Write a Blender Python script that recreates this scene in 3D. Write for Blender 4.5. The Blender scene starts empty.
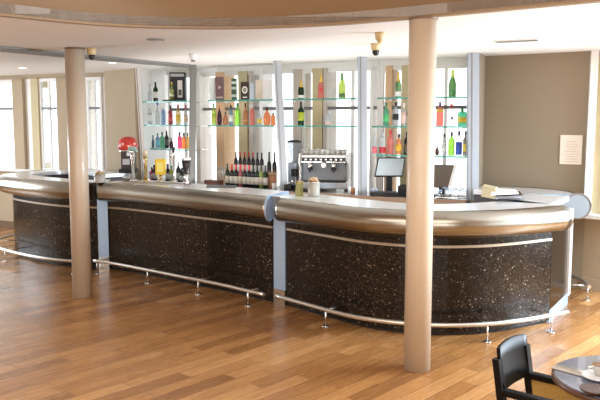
import bpy, bmesh, math, random
from mathutils import Vector, Matrix
random.seed(7)
COL = bpy.context.scene.collection
F = 735.0; HOR = 119.0; CZ = 1.85
PITCH = math.atan((200.0 - HOR) / F)
CEIL = 2.565

# ---------------------------------------------------------------- measuring helpers (survey of the place)
def ray(px, py):
    u = (px - 300.0) / F; v = (200.0 - py) / F
    cp, sp = math.cos(PITCH), math.sin(PITCH)
    return Vector((u, cp + v * sp, -sp + v * cp))
def G(px, py, z):
    d = ray(px, py); t = (z - CZ) / d.z
    return Vector((d.x * t, d.y * t, z))
def ZY(py, Y):
    d = ray(300, py); return CZ + d.z / d.y * Y
def onseg(px, A, B, z=1.85):
    # point of the plan line A-B that is seen in picture column px, for height z
    cp, sp = math.cos(PITCH), math.sin(PITCH)
    u = (px - 300.0) / F
    # X = u*(Y*cp+(CZ-z)*sp)
    k = (CZ - z) * sp * u
    dx, dy = B[0] - A[0], B[1] - A[1]
    t = (k + u * cp * A[1] - A[0]) / (dx - u * cp * dy)
    return Vector((A[0] + dx * t, A[1] + dy * t, 0))
def mpp(Y): return Y / F

# ---------------------------------------------------------------- materials
def mat(name):
    m = bpy.data.materials.new(name); m.use_nodes = True
    n = m.node_tree; n.nodes.clear()
    o = n.nodes.new('ShaderNodeOutputMaterial')
    return m, n, o
def lin(c):
    return tuple(((x / 12.92) if x <= 0.04045 else ((x + 0.055) / 1.055) ** 2.4) for x in c)
def rgb(r, g, b): return lin((r / 255., g / 255., b / 255.)) + (1,)
def pbr(name, col, rough=.5, metal=0, noise=0, nscale=8, spec=.5, bump=0, coat=0, emis=None, stretch=None):
    m, n, o = mat(name)
    p = n.nodes.new('ShaderNodeBsdfPrincipled'); n.links.new(p.outputs[0], o.inputs[0])
    p.inputs['Base Color'].default_value = col
    p.inputs['Roughness'].default_value = rough; p.inputs['Metallic'].default_value = metal
    p.inputs['Specular IOR Level'].default_value = spec
    p.inputs['Coat Weight'].default_value = coat
    if emis:
        p.inputs['Emission Color'].default_value = emis[0]; p.inputs['Emission Strength'].default_value = emis[1]
    if noise or bump:
        tc = n.nodes.new('ShaderNodeTexCoord'); nz = n.nodes.new('ShaderNodeTexNoise')
        nz.inputs['Scale'].default_value = nscale; nz.inputs['Detail'].default_value = 4
        if stretch:
            mp = n.nodes.new('ShaderNodeMapping'); mp.inputs['Scale'].default_value = stretch
            n.links.new(tc.outputs['Object'], mp.inputs[0]); n.links.new(mp.outputs[0], nz.inputs['Vector'])
        else:
            n.links.new(tc.outputs['Object'], nz.inputs['Vector'])
        if noise:
            mx = n.nodes.new('ShaderNodeMix'); mx.data_type = 'RGBA'
            mx.inputs['A'].default_value = tuple(c * (1 - noise) for c in col[:3]) + (1,)
            mx.inputs['B'].default_value = tuple(min(1, c * (1 + noise)) for c in col[:3]) + (1,)
            n.links.new(nz.outputs[0], mx.inputs['Factor']); n.links.new(mx.outputs['Result'], p.inputs['Base Color'])
        if bump:
            b = n.nodes.new('ShaderNodeBump'); b.inputs['Strength'].default_value = bump; b.inputs['Distance'].default_value = .01
            n.links.new(nz.outputs[0], b.inputs['Height']); n.links.new(b.outputs[0], p.inputs['Normal'])
    return m
def seethru(name, tint, gloss, fac, rough=.03, body=None):
    """clear sheet or bottle glass: tinted transmission mixed with a surface that shines"""
    m, n, o = mat(name)
    t = n.nodes.new('ShaderNodeBsdfTransparent'); t.inputs[0].default_value = tint
    p = n.nodes.new('ShaderNodeBsdfPrincipled'); p.inputs['Base Color'].default_value = body or gloss
    p.inputs['Roughness'].default_value = rough; p.inputs['Metallic'].default_value = 0 if body else .9
    mx = n.nodes.new('ShaderNodeMixShader'); mx.inputs[0].default_value = fac
    n.links.new(t.outputs[0], mx.inputs[1]); n.links.new(p.outputs[0], mx.inputs[2]); n.links.new(mx.outputs[0], o.inputs[0])
    return m

def floor_material():
    m, n, o = mat('oak_planks'); L = n.links
    p = n.nodes.new('ShaderNodeBsdfPrincipled'); L.new(p.outputs[0], o.inputs[0])
    tc = n.nodes.new('ShaderNodeTexCoord')
    mp = n.nodes.new('ShaderNodeMapping'); mp.inputs['Rotation'].default_value = (0, 0, -math.radians(47.5))
    L.new(tc.outputs['Object'], mp.inputs[0])
    br = n.nodes.new('ShaderNodeTexBrick')
    br.offset = .37; br.offset_frequency = 2; br.squash = 1.3; br.squash_frequency = 3
    br.inputs['Scale'].default_value = 1; br.inputs['Brick Width'].default_value = .95; br.inputs['Row Height'].default_value = .135
    br.inputs['Mortar Size'].default_value = .0018; br.inputs['Mortar Smooth'].default_value = .2
    br.inputs['Color1'].default_value = (0, 0, 0, 1); br.inputs['Color2'].default_value = (1, 1, 1, 1); br.inputs['Mortar'].default_value = (.5, .5, .5, 1)
    L.new(mp.outputs[0], br.inputs['Vector'])
    # row-wise extra variation
    nz0 = n.nodes.new('ShaderNodeTexNoise'); nz0.inputs['Scale'].default_value = 1.0; nz0.inputs['Detail'].default_value = 1
    mp0 = n.nodes.new('ShaderNodeMapping'); mp0.inputs['Scale'].default_value = (1.2, 7.4, 1)
    L.new(mp.outputs[0], mp0.inputs[0]); L.new(mp0.outputs[0], nz0.inputs['Vector'])
    ad = n.nodes.new('ShaderNodeMix'); ad.data_type = 'FLOAT'; ad.inputs['Factor'].default_value = .5
    L.new(br.outputs['Color'], ad.inputs['A']); L.new(nz0.outputs[0], ad.inputs['B'])
    cr = n.nodes.new('ShaderNodeValToRGB')
    cr.color_ramp.elements[0].position = .15; cr.color_ramp.elements[0].color = rgb(130, 88, 50)
    cr.color_ramp.elements[1].position = .85; cr.color_ramp.elements[1].color = rgb(192, 146, 96)
    e = cr.color_ramp.elements.new(.5); e.color = rgb(163, 116, 68)
    L.new(ad.outputs['Result'], cr.inputs[0])
    # grain, dark knots
    mp2 = n.nodes.new('ShaderNodeMapping'); mp2.inputs['Scale'].default_value = (2.5, 38, 1)
    L.new(mp.outputs[0], mp2.inputs[0])
    g = n.nodes.new('ShaderNodeTexNoise'); g.inputs['Scale'].default_value = 1.6; g.inputs['Detail'].default_value = 6; g.inputs['Roughness'].default_value = .65
    L.new(mp2.outputs[0], g.inputs['Vector'])
    gr = n.nodes.new('ShaderNodeValToRGB'); gr.color_ramp.elements[0].position = .3; gr.color_ramp.elements[0].color = (.76, .72, .69, 1)
    gr.color_ramp.elements[1].position = .62; gr.color_ramp.elements[1].color = (1, 1, 1, 1)
    L.new(g.outputs[0], gr.inputs[0])
    mp3 = n.nodes.new('ShaderNodeMapping'); mp3.inputs['Scale'].default_value = (3.2, 14, 1)
    L.new(mp.outputs[0], mp3.inputs[0])
    kn = n.nodes.new('ShaderNodeTexNoise'); kn.inputs['Scale'].default_value = 1.0; kn.inputs['Detail'].default_value = 2
    L.new(mp3.outputs[0], kn.inputs['Vector'])
    kr = n.nodes.new('ShaderNodeValToRGB'); kr.color_ramp.elements[0].position = .27; kr.color_ramp.elements[0].color = (.45, .36, .3, 1)
    kr.color_ramp.elements[1].position = .37; kr.color_ramp.elements[1].color = (1, 1, 1, 1)
    L.new(kn.outputs[0], kr.inputs[0])
    m1 = n.nodes.new('ShaderNodeMix'); m1.data_type = 'RGBA'; m1.blend_type = 'MULTIPLY'; m1.inputs['Factor'].default_value = .8
    L.new(cr.outputs[0], m1.inputs['A']); L.new(gr.outputs[0], m1.inputs['B'])
    m2 = n.nodes.new('ShaderNodeMix'); m2.data_type = 'RGBA'; m2.blend_type = 'MULTIPLY'; m2.inputs['Factor'].default_value = .5
    L.new(m1.outputs['Result'], m2.inputs['A']); L.new(kr.outputs[0], m2.inputs['B'])
    m3 = n.nodes.new('ShaderNodeMix'); m3.data_type = 'RGBA'
    L.new(br.outputs['Fac'], m3.inputs['Factor']); L.new(m2.outputs['Result'], m3.inputs['A']); m3.inputs['B'].default_value = rgb(88, 52, 24)
    L.new(m3.outputs['Result'], p.inputs['Base Color'])
    rr = n.nodes.new('ShaderNodeMapRange'); rr.inputs['To Min'].default_value = .18; rr.inputs['To Max'].default_value = .34
    L.new(g.outputs[0], rr.inputs[0]); L.new(rr.outputs[0], p.inputs['Roughness'])
    p.inputs['Specular IOR Level'].default_value = .5
    b = n.nodes.new('ShaderNodeBump'); b.inputs['Strength'].default_value = .12; b.inputs['Distance'].default_value = .004
    L.new(g.outputs[0], b.inputs['Height']); L.new(b.outputs[0], p.inputs['Normal'])
    return m

def stone_material():
    m, n, o = mat('sparkle_stone'); L = n.links
    p = n.nodes.new('ShaderNodeBsdfPrincipled'); L.new(p.outputs[0], o.inputs[0])
    tc = n.nodes.new('ShaderNodeTexCoord')
    v = n.nodes.new('ShaderNodeTexVoronoi'); v.inputs['Scale'].default_value = 105
    L.new(tc.outputs['Object'], v.inputs['Vector'])
    sp = n.nodes.new('ShaderNodeSeparateColor'); L.new(v.outputs['Color'], sp.inputs[0])
    cr = n.nodes.new('ShaderNodeValToRGB'); cr.color_ramp.interpolation = 'CONSTANT'
    els = [(0, rgb(20, 17, 16)), (.35, rgb(32, 26, 23)), (.6, rgb(46, 38, 33)), (.84, rgb(60, 50, 43)), (.955, rgb(104, 94, 80)), (.99, rgb(176, 168, 152))]
    cr.color_ramp.elements[0].color = els[0][1]
    cr.color_ramp.elements[1].position = els[1][0]; cr.color_ramp.elements[1].color = els[1][1]
    for q, c in els[2:]:
        e = cr.color_ramp.elements.new(q); e.color = c
    L.new(sp.outputs[0], cr.inputs[0])
    # slab to slab differences and joints from the running length
    uv = n.nodes.new('ShaderNodeSeparateXYZ'); L.new(tc.outputs['UV'], uv.inputs[0])
    mu = n.nodes.new('ShaderNodeMath'); mu.operation = 'MULTIPLY'; mu.inputs[1].default_value = 1 / .42; L.new(uv.outputs[0], mu.inputs[0])
    fl = n.nodes.new('ShaderNodeMath'); fl.operation = 'FLOOR'; L.new(mu.outputs[0], fl.inputs[0])
    wn = n.nodes.new('ShaderNodeTexWhiteNoise'); wn.noise_dimensions = '1D'; L.new(fl.outputs[0], wn.inputs['W'])
    mr = n.nodes.new('ShaderNodeMapRange'); mr.inputs['To Min'].default_value = .45; mr.inputs['To Max'].default_value = .8; L.new(wn.outputs[0], mr.inputs[0])
    fr = n.nodes.new('ShaderNodeMath'); fr.operation = 'FRACT'; L.new(mu.outputs[0], fr.inputs[0])
    gt = n.nodes.new('ShaderNodeMath'); gt.operation = 'GREATER_THAN'; gt.inputs[1].default_value = .012; L.new(fr.outputs[0], gt.inputs[0])
    m0 = n.nodes.new('ShaderNodeMath'); m0.operation = 'MULTIPLY'; L.new(mr.outputs[0], m0.inputs[0]); L.new(gt.outputs[0], m0.inputs[1])
    mx = n.nodes.new('ShaderNodeVectorMath'); mx.operation = 'SCALE'
    L.new(cr.outputs[0], mx.inputs[0]); L.new(m0.outputs[0], mx.inputs['Scale'])
    L.new(mx.outputs[0], p.inputs['Base Color'])
    p.inputs['Roughness'].default_value = .2; p.inputs['Specular IOR Level'].default_value = .35
    return m

def mosaic_material():
    m, n, o = mat('steel_mosaic'); L = n.links
    p = n.nodes.new('ShaderNodeBsdfPrincipled'); L.new(p.outputs[0], o.inputs[0])
    tc = n.nodes.new('ShaderNodeTexCoord'); c = n.nodes.new('ShaderNodeTexChecker'); c.inputs['Scale'].default_value = 110
    L.new(tc.outputs['UV'], c.inputs[0])
    c.inputs['Color1'].default_value = rgb(206, 194, 176); c.inputs['Color2'].default_value = rgb(140, 130, 116)
    L.new(c.outputs[0], p.inputs['Base Color']); p.inputs['Roughness'].default_value = .35; p.inputs['Metallic'].default_value = .5
    return m

M = {}
M['floor'] = floor_material()
M['stone'] = stone_material()
M['mosaic'] = mosaic_material()
M['ceil'] = pbr('ceiling_paint', rgb(238, 236, 233), .75, noise=.015, nscale=2)
M['fascia'] = pbr('tan_fascia_paint', rgb(150, 128, 102), .6, noise=.03, nscale=1.5)
M['beige'] = pbr('beige_wall_paint', rgb(178, 162, 138), .8, noise=.03, nscale=3)
M['taupe'] = pbr('taupe_wall_paint', rgb(148, 134, 114), .8, noise=.03, nscale=2)
M['pier_tan'] = pbr('tan_pier', rgb(222, 186, 150), .7, noise=.03)
M['pier_olive'] = pbr('olive_pier', rgb(200, 188, 152), .7, noise=.03)
M['pier_grey'] = pbr('grey_pier', rgb(196, 188, 180), .7, noise=.03)
M['white'] = pbr('white_paint', rgb(238, 238, 238), .5, noise=.01)
M['cream'] = pbr('cream_paint', rgb(232, 220, 200), .7, noise=.02)
M['column'] = pbr('column_paint', rgb(200, 184, 164), .38, noise=.02, nscale=3, coat=.2)
M['steel'] = pbr('brushed_steel', (.35, .325, .28, 1), .25, 1, noise=.06, nscale=4, stretch=(1, 1, 30))
M['steel_top'] = pbr('satin_steel_top', (.84, .86, .89, 1), .28, .55, noise=.04, nscale=6)
M['steel_blue'] = pbr('blue_tinted_steel', rgb(176, 206, 240), .35, .4, noise=.05, nscale=6)  # blue light on the joint posts is tinted into the steel colour
M['steel_bright'] = pbr('bright_steel', (.78, .77, .75, 1), .2, 1, noise=.05, nscale=20)
M['steel_grey'] = pbr('grey_steel_post', rgb(166, 173, 182), .4, .4, noise=.06, nscale=10, stretch=(1, 1, .1))
M['rail'] = pbr('satin_rail', (.66, .63, .58, 1), .3, .85, noise=.03)
M['slot_blue'] = pbr('blue_grey_steel', rgb(140, 152, 162), .4, .4, noise=.12, nscale=9)
M['transom'] = pbr('grey_transom', rgb(110, 112, 114), .5, noise=.05)
M['dark'] = pbr('dark_recess', rgb(34, 30, 30), .5, noise=.1)
M['slot'] = pbr('grey_slot', rgb(130, 130, 128), .6, noise=.04)
M['body'] = pbr('dark_laminate', rgb(62, 58, 62), .5, noise=.03)
M['edge'] = pbr('brown_edge', rgb(120, 96, 78), .4, noise=.08, nscale=12)
M['grey_top'] = pbr('grey_counter', rgb(160, 152, 146), .3, .1, noise=.08, nscale=14)
M['black'] = pbr('black_plastic', rgb(28, 28, 30), .35, noise=.1)
M['blackwood'] = pbr('black_lacquered_wood', rgb(12, 10, 10), .45, spec=.12, noise=.15, nscale=20, stretch=(1, 1, 12))
M['white_pl'] = pbr('white_plastic', rgb(232, 232, 230), .35, noise=.01)
M['beige_pl'] = pbr('beige_plastic', rgb(208, 186, 140), .4, noise=.03)
M['screen'] = pbr('pale_screen', rgb(176, 186, 192), .2, noise=.02, emis=(rgb(205, 214, 220), .12))
M['screen_back'] = pbr('brown_grey_plastic', rgb(112, 100, 92), .4, noise=.05)
M['gold'] = pbr('gold_foil', rgb(214, 178, 96), .3, .7, noise=.1, nscale=40)
M['brass'] = pbr('brass', rgb(214, 190, 130), .22, .9, noise=.05)
M['olive_fab'] = pbr('olive_gold_weave', rgb(158, 124, 62), .75, noise=.25, nscale=90, bump=.3)
M['paper'] = pbr('paper', rgb(238, 230, 218), .8, noise=.02)
M['cork'] = pbr('cork', rgb(208, 178, 140), .85, noise=.18, nscale=60)
M['orange_box'] = pbr('orange_card', rgb(206, 150, 110), .6, noise=.06)
M['lamp'] = pbr('lamp_lens', (1, 1, 1, 1), .5, emis=((1, .95, .88, 1), 4), noise=.01)
M['table'] = pbr('dark_table_window_sheen', rgb(130, 146, 172), .16, .55, noise=.12, nscale=14, spec=.8, coat=.8)  # dark table; blue-white window reflection painted into the base colour
M['table_edge'] = pbr('dark_brown_edge', rgb(74, 50, 40), .3, noise=.15)
M['linen'] = pbr('pale_linen', rgb(164, 156, 150), .8, noise=.05, nscale=40)
M['china'] = pbr('white_china', rgb(236, 232, 226), .15, noise=.01, coat=.4)
M['window'] = seethru('window_glass', (.97, .985, .99, 1), (.9, .95, 1, 1), .05)
M['shelf_glass'] = seethru('shelf_glass', (.86, .95, .93, 1), (.85, .95, .93, 1), .12)
M['shelf_edge'] = seethru('shelf_glass_edge', (.45, .8, .74, 1), None, .55, .1, body=rgb(100, 168, 158))
M['clear'] = seethru('clear_glass', (.93, .95, .97, 1), (.85, .88, .9, 1), .22, .04)
M['facade'] = pbr('glowing_pale_render', rgb(240, 240, 238), .8, noise=.02, nscale=.4, emis=((1, 1, 1, 1), .45))  # wall given its own glow for outdoor brightness
M['facade_win'] = pbr('facade_glass', rgb(186, 190, 196), .5, noise=.02)
M['ground_out'] = pbr('pale_paving', rgb(214, 212, 206), .8, noise=.05, nscale=.6)
_gl = {}
def glass(key, c, dense=.5):
    if key not in _gl:
        t = tuple(min(1, x ** .8) for x in c[:3]) + (1,)
        c = tuple(x * .8 + .2 for x in c[:3]) + (1,) if dense < .6 else c
        t = tuple(min(1, x * .85 + .15) for x in t[:3]) + (1,)  # lifted towards white: bright window haze put into the glass colour
        _gl[key] = seethru('bottle_glass_' + key, t, None, dense * .85, .08, body=c)
    return _gl[key]
_pp = {}
def paint(c, rough=.5):
    k = (c, rough)
    if k not in _pp:
        _pp[k] = pbr('printed_colour', rgb(*c), rough, noise=.04, nscale=30)
    return _pp[k]

# ---------------------------------------------------------------- mesh helpers
class MB:
    def __init__(s): s.v = []; s.f = []; s.uv = None; s.smooth = []
    def box(s, c, size, rz=0, rx=0, ry=0):
        i = len(s.v); R = Matrix.Rotation(rz, 3, 'Z') @ Matrix.Rotation(ry, 3, 'Y') @ Matrix.Rotation(rx, 3, 'X')
        for dz in (-.5, .5):
            for dx, dy in ((-.5, -.5), (.5, -.5), (.5, .5), (-.5, .5)):
                s.v.append(Vector(c) + R @ Vector((dx * size[0], dy * size[1], dz * size[2])))
        for q in ((0, 3, 2, 1), (4, 5, 6, 7), (0, 1, 5, 4), (1, 2, 6, 5), (2, 3, 7, 6), (3, 0, 4, 7)):
            s.f.append(tuple(i + k for k in q)); s.smooth.append(False)
        return s
    def lathe(s, prof, c=(0, 0, 0), seg=20, axis=None, smooth=True, sy=1):
        """prof: (radius, height) from bottom to top; closed by caps when radius > 0 at the ends"""
        i = len(s.v); R = Matrix.Identity(3) if axis is None else Vector((0, 0, 1)).rotation_difference(Vector(axis)).to_matrix()
        c = Vector(c)
        for r, z in prof:
            for k in range(seg):
                a = 2 * math.pi * k / seg
                s.v.append(c + R @ Vector((r * math.cos(a), r * math.sin(a) * sy, z)))
        n = len(prof)
        for j in range(n - 1):
            for k in range(seg):
                k2 = (k + 1) % seg
                s.f.append((i + j * seg + k, i + j * seg + k2, i + (j + 1) * seg + k2, i + (j + 1) * seg + k)); s.smooth.append(smooth)
        s.f.append(tuple(i + k for k in reversed(range(seg)))); s.smooth.append(False)
        s.f.append(tuple(i + (n - 1) * seg + k for k in range(seg))); s.smooth.append(False)
        return s
    def tube(s, pts, r, seg=10, rads=None, closed=False):
        pts = [Vector(p) for p in pts]; i = len(s.v); n = len(pts)
        up0 = Vector((0, 0, 1))
        for j, p in enumerate(pts):
            t = (pts[min(j + 1, n - 1)] - pts[max(j - 1, 0)]).normalized()
            a = t.cross(up0)
            if a.length < 1e-3: a = t.cross(Vector((1, 0, 0)))
            a.normalize(); b = a.cross(t).normalized()
            rr = rads[j] if rads else r
            for k in range(seg):
                w = 2 * math.pi * k / seg
                s.v.append(p + (a * math.cos(w) + b * math.sin(w)) * rr)
        for j in range(n - 1):
            for k in range(seg):
                k2 = (k + 1) % seg
                s.f.append((i + j * seg + k, i + j * seg + k2, i + (j + 1) * seg + k2, i + (j + 1) * seg + k)); s.smooth.append(True)
        s.f.append(tuple(i + k for k in reversed(range(seg)))); s.smooth.append(False)
        s.f.append(tuple(i + (n - 1) * seg + k for k in range(seg))); s.smooth.append(False)
        return s
    def prism(s, pts, z0, z1):
        i = len(s.v); n = len(pts)
        for z in (z0, z1):
            for p in pts: s.v.append(Vector((p[0], p[1], z)))
        s.f.append(tuple(i + k for k in reversed(range(n)))); s.f.append(tuple(i + n + k for k in range(n))); s.smooth += [False, False]
        for k in range(n):
            k2 = (k + 1) % n; s.f.append((i + k, i + k2, i + n + k2, i + n + k)); s.smooth.append(False)
        return s
    def hexa(s, bot, top):
        i = len(s.v); n = len(bot); s.v += [Vector(p) for p in bot] + [Vector(p) for p in top]
        s.f.append(tuple(i + k for k in reversed(range(n)))); s.f.append(tuple(i + n + k for k in range(n))); s.smooth += [False, False]
        for k in range(n):
            k2 = (k + 1) % n; s.f.append((i + k, i + k2, i + n + k2, i + n + k)); s.smooth.append(False)
        return s
    def build(s, name, m, parent=None, bevel=0, inv=None, seg=2):
        me = bpy.data.meshes.new(name)
        org = Vector((0, 0, 0))
        if parent is not None: org = parent.matrix_basis.translation if parent.parent is None else parent.parent.matrix_basis.translation
        vs = [v - org for v in s.v]
        me.from_pydata([tuple(v) for v in vs], [], s.f)
        me.materials.append(m)
        for p, sm in zip(me.polygons, s.smooth): p.use_smooth = sm
        if s.uv:
            uvl = me.uv_layers.new(name='UVMap')
            for p in me.polygons:
                for li in p.loop_indices:
                    uvl.data[li].uv = s.uv[me.loops[li].vertex_index]
        bm = bmesh.new(); bm.from_mesh(me); bmesh.ops.recalc_face_normals(bm, faces=bm.faces); bm.to_mesh(me); bm.free()
        o = bpy.data.objects.new(name, me); COL.objects.link(o)
        if parent is not None: o.parent = parent
        if bevel:
            b = o.modifiers.new('bevel', 'BEVEL'); b.width = bevel; b.segments = seg; b.limit_method = 'ANGLE'
        return o
def tag(o, label, cat, group=None):
    o['label'] = label; o['category'] = cat
    if group: o['group'] = group
    return o
def thing(name, label, cat, loc, group=None):
    o = bpy.data.objects.new(name, None); COL.objects.link(o); o.location = Vector(loc); o.empty_display_size = .1
    return tag(o, label, cat, group)
def struct(o): o['kind'] = 'structure'; return o
# every builder below uses world coordinates; children of a thing are stored relative to its base

def smooth_path(pts, n=48):
    P = [Vector((p[0], p[1], 0)) for p in pts]
    P = [P[0] * 2 - P[1]] + P + [P[-1] * 2 - P[-2]]
    out = []
    for i in range(1, len(P) - 2):
        for k in range(8):
            t = k / 8; a, b, c, d = P[i - 1], P[i], P[i + 1], P[i + 2]
            out.append(.5 * ((2 * b) + (c - a) * t + (2 * a - 5 * b + 4 * c - d) * t * t + (3 * b - a - 3 * c + d) * t ** 3))
    out.append(P[-2])
    L = [0]
    for i in range(1, len(out)): L.append(L[-1] + (out[i] - out[i - 1]).length)
    res = []
    for k in range(n):
        s = L[-1] * k / (n - 1); j = max(1, next((q for q in range(len(L)) if L[q] >= s - 1e-9), len(L) - 1))
        t = (s - L[j - 1]) / max(1e-9, L[j] - L[j - 1]); res.append(out[j - 1].lerp(out[j], t))
    return res
def soften(p, it=3):
    for _ in range(it):
        p = [p[0]] + [(p[i - 1] + p[i] * 2 + p[i + 1]) / 4 for i in range(1, len(p) - 1)] + [p[-1]]
    return p
def offs(path, d):
    """offset outwards (to the customers' side)"""
    out = []
    for i, p in enumerate(path):
        t = (path[min(i + 1, len(path) - 1)] - path[max(i - 1, 0)]).normalized()
        out.append(p + Vector((t.y, -t.x, 0)) * d)
    return out
MITRE = [0, 0]
def mitred(path, o, d, k0, k1):
    out = offs(path, o); S = [0]
    for i in range(1, len(path)): S.append(S[-1] + (path[i] - path[i - 1]).length)
    for i, p in enumerate(out):
        t = (path[min(i + 1, len(path) - 1)] - path[max(i - 1, 0)]).normalized()
        w0 = max(0, 1 - S[i] / .7); w1 = max(0, 1 - (S[-1] - S[i]) / .7)
        out[i] = p + t * o * (k0 * w0 + k1 * w1)
    return out
def sweep(path, prof, smooth=False):
    """prof: list of (offset outward, z), closed polygon"""
    m = MB(); m.uv = []; n = len(prof); S = 0
    lay = [mitred(path, o, 0, MITRE[0], MITRE[1]) for o, z in prof]
    for i, p in enumerate(path):
        if i: S += (path[i] - path[i - 1]).length
        for j, (o, z) in enumerate(prof):
            q = lay[j][i]; m.v.append(Vector((q.x, q.y, z))); m.uv.append((S, z))
    for i in range(len(path) - 1):
        for j in range(n):
            j2 = (j + 1) % n; m.f.append((i * n + j, i * n + j2, (i + 1) * n + j2, (i + 1) * n + j)); m.smooth.append(smooth)
    e = (len(path) - 1) * n
    m.f.append(tuple(range(n))); m.f.append(tuple(e + k for k in reversed(range(n)))); m.smooth += [False, False]
    return m
def segbox(A, B, z0, z1, th, side=0):
    """straight wall piece between plan points; side shifts it along its normal"""
    A = Vector((A[0], A[1], 0)); B = Vector((B[0], B[1], 0)); t = (B - A).normalized(); nrm = Vector((-t.y, t.x, 0))
    a = A + nrm * side; b = B + nrm * side
    return [a, b, b + nrm * th, a + nrm * th], z0, z1
def wallpiece(name, A, B, z0, z1, th, m, side=0, parent=None):
    mb = MB(); pts, a, b = segbox(A, B, z0, z1, th, side); mb.prism(pts, a, b)
    return mb.build(name, m, parent)

# ================================================================ SETTING
# fascia curve of the raised ceiling (plan), measured on the ceiling plane
FA = [G(x, y, CEIL) for x, y in ((0, 14), (50, 20.5), (100, 25), (150, 27.3), (200, 28.2), (250, 28), (300, 26.3), (360, 22.5), (425, 16.5), (500, 9.5), (560, 4), (600, 0))]
fl_ = [Vector((-7.6, 2.2, 0)), Vector((-4.6, 3.2, 0)), Vector((-3.2, 4.3, 0))] + [Vector((p.x, p.y, 0)) for p in FA] + [Vector((3.1, 3.75, 0)), Vector((4.0, 3.1, 0)), Vector((5.2, 2.5, 0))]
fpath = soften(smooth_path(fl_, 70), 4)
# lines of the back bar: posts stand on LP
LP = [G(136, 68.5, CEIL), G(191, 65, CEIL), G(277, 61, CEIL), G(362, 57, CEIL), G(472, 53, CEIL)]
LP = [Vector((p.x, p.y, 0)) for p in LP]
def backoff(P, d):
    out = []
    for i, p in enumerate(P):
        t = (P[min(i + 1, len(P) - 1)] - P[max(i - 1, 0)]).normalized(); out.append(p + Vector((-t.y, t.x, 0)) * d)
    return out
W = backoff(LP, .62)
WL_A = G(0, 76, CEIL); WL_B = G(104, 72.5, CEIL)
WALL_R1 = G(592, 51, CEIL); 
room = [Vector((-7.6, -4, 0)), Vector((-7.6, 11.5, 0)), Vector((-6.6, 13.4, 0)) ]
BW = (G(104, 71.5, CEIL), G(134, 68.5, CEIL))
RW0 = W[4] + Vector((.02, -.05, 0)); RW1 = Vector((WALL_R1.x, WALL_R1.y, 0))
RS = [RW1, Vector((4.5, 6.6, 0)), Vector((5.2, 4.5, 0)), Vector((5.2, -4, 0))]

m = MB(); m.prism([(-8.2, -4.2), (5.6, -4.2), (5.6, 9.8), (2.8, 10.4), (-1.5, 12.2), (-4.4, 14.6), (-8.2, 14.6)], -.12, 0)
struct(m.build('floor', M['floor']))
# low white ceiling over the bar
cpts = [(p.x, p.y) for p in fpath] + [(5.6, 2.5), (5.6, 9.8), (2.8, 10.4), (-1.5, 12.2), (-4.4, 14.6), (-8.2, 14.6), (-8.2, 2.2)]
m = MB(); m.prism(cpts, CEIL, CEIL + .08); struct(m.build('ceiling', M['ceil']))
# curved tan fascia (drop from the raised ceiling)
m = sweep(fpath, [(0, CEIL - .004), (0, 3.7), (-.05, 3.7), (-.05, CEIL - .004)], True)
f_ = struct(m.build('trim_1', M['fascia']))
m = sweep(fpath, [(.006, CEIL - .006), (.006, CEIL + .012), (-.06, CEIL + .012), (-.06, CEIL - .006)], False)
struct(m.build('trim_2', M['fascia']))
upts = [(p.x, p.y + .05) for p in fpath] + [(5.6, -4.2), (-8.2, -4.2)]
m = MB(); m.prism(upts, 3.7, 3.8); struct(m.build('ceiling_upper', M['cream']))
m = MB(); m.prism([(-8.2, -4.2), (5.6, -4.2), (5.6, -4), (-8.2, -4)], 0, 3.7); struct(m.build('wall_back', M['fascia']))
m = MB(); m.prism([(-8.2, -4), (-7.7, -4), (-7.7, 9.0), (-8.2, 9.0)], 0, 3.7); struct(m.build('wall_left', M['cream']))
# recess strip running back in the ceiling to the first steel post
q = [G(-60, 40.8, CEIL), G(0, 45.6, CEIL), G(100, 55.6, CEIL), G(191, 64.3, CEIL), G(191, 66.8, CEIL), G(100, 59.2, CEIL), G(0, 49.9, CEIL), G(-60, 45.5, CEIL)]
m = MB(); m.prism([(p.x, p.y) for p in q], CEIL - .02, CEIL + .01); struct(m.build('trim_3', M['slot']))

# ---- windows behind the bar: four bays
def window_unit(name, A, B, z0, z1, transoms, mullions=(), th=.05, fm='white'):
    root = bpy.data.objects.new(name, None); COL.objects.link(root); struct(root)
    root.location = ((A[0] + B[0]) / 2, (A[1] + B[1]) / 2, z0)
    A = Vector((A[0], A[1], 0)); B = Vector((B[0], B[1], 0)); t = (B - A).normalized(); nr = Vector((-t.y, t.x, 0))
    ln = (B - A).length; rz = math.atan2(t.y, t.x); c = (A + B) / 2
    fr = MB()
    for z in (z0 + .025, z1 - .025): fr.box(c + Vector((0, 0, z)), (ln, th, .05), rz)
    for e in (A + t * .02, B - t * .02): fr.box(e + Vector((0, 0, (z0 + z1) / 2)), (.04, th, z1 - z0 - .1), rz)
    fr.build('window_frame', M[fm], root)
    for z in transoms: MB().box(c + Vector((0, 0, z)), (ln - .08, th * .8, .04), rz).build('transom', M['transom'], root)
    if mullions:
        mu = MB()
        for s in mullions: mu.box(A.lerp(B, s) + Vector((0, 0, (z0 + z1) / 2)), (.035, th * .7, z1 - z0 - .1), rz)
        mu.build('mullion', M[fm], root)
    g = MB(); g.box(c + nr * .0 + Vector((0, 0, (z0 + z1) / 2)), (ln - .06, .008, z1 - z0 - .08), rz); g.build('pane', M['window'], root)
    return root
k = 1
for i in range(4):
    window_unit('window_%d' % k, W[i], W[i + 1], .62, 2.5, [1.99], (.33, .66) if i != 1 else (.3, .75)); k += 1
for i in range(4):
    struct(wallpiece('wall_rear', W[i], W[i + 1], 0, .62, .12, M['white'], -.06))
    struct(wallpiece('trim_%d' % (4 + i), W[i], W[i + 1], 2.5, CEIL, .12, M['white'], -.06))
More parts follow.
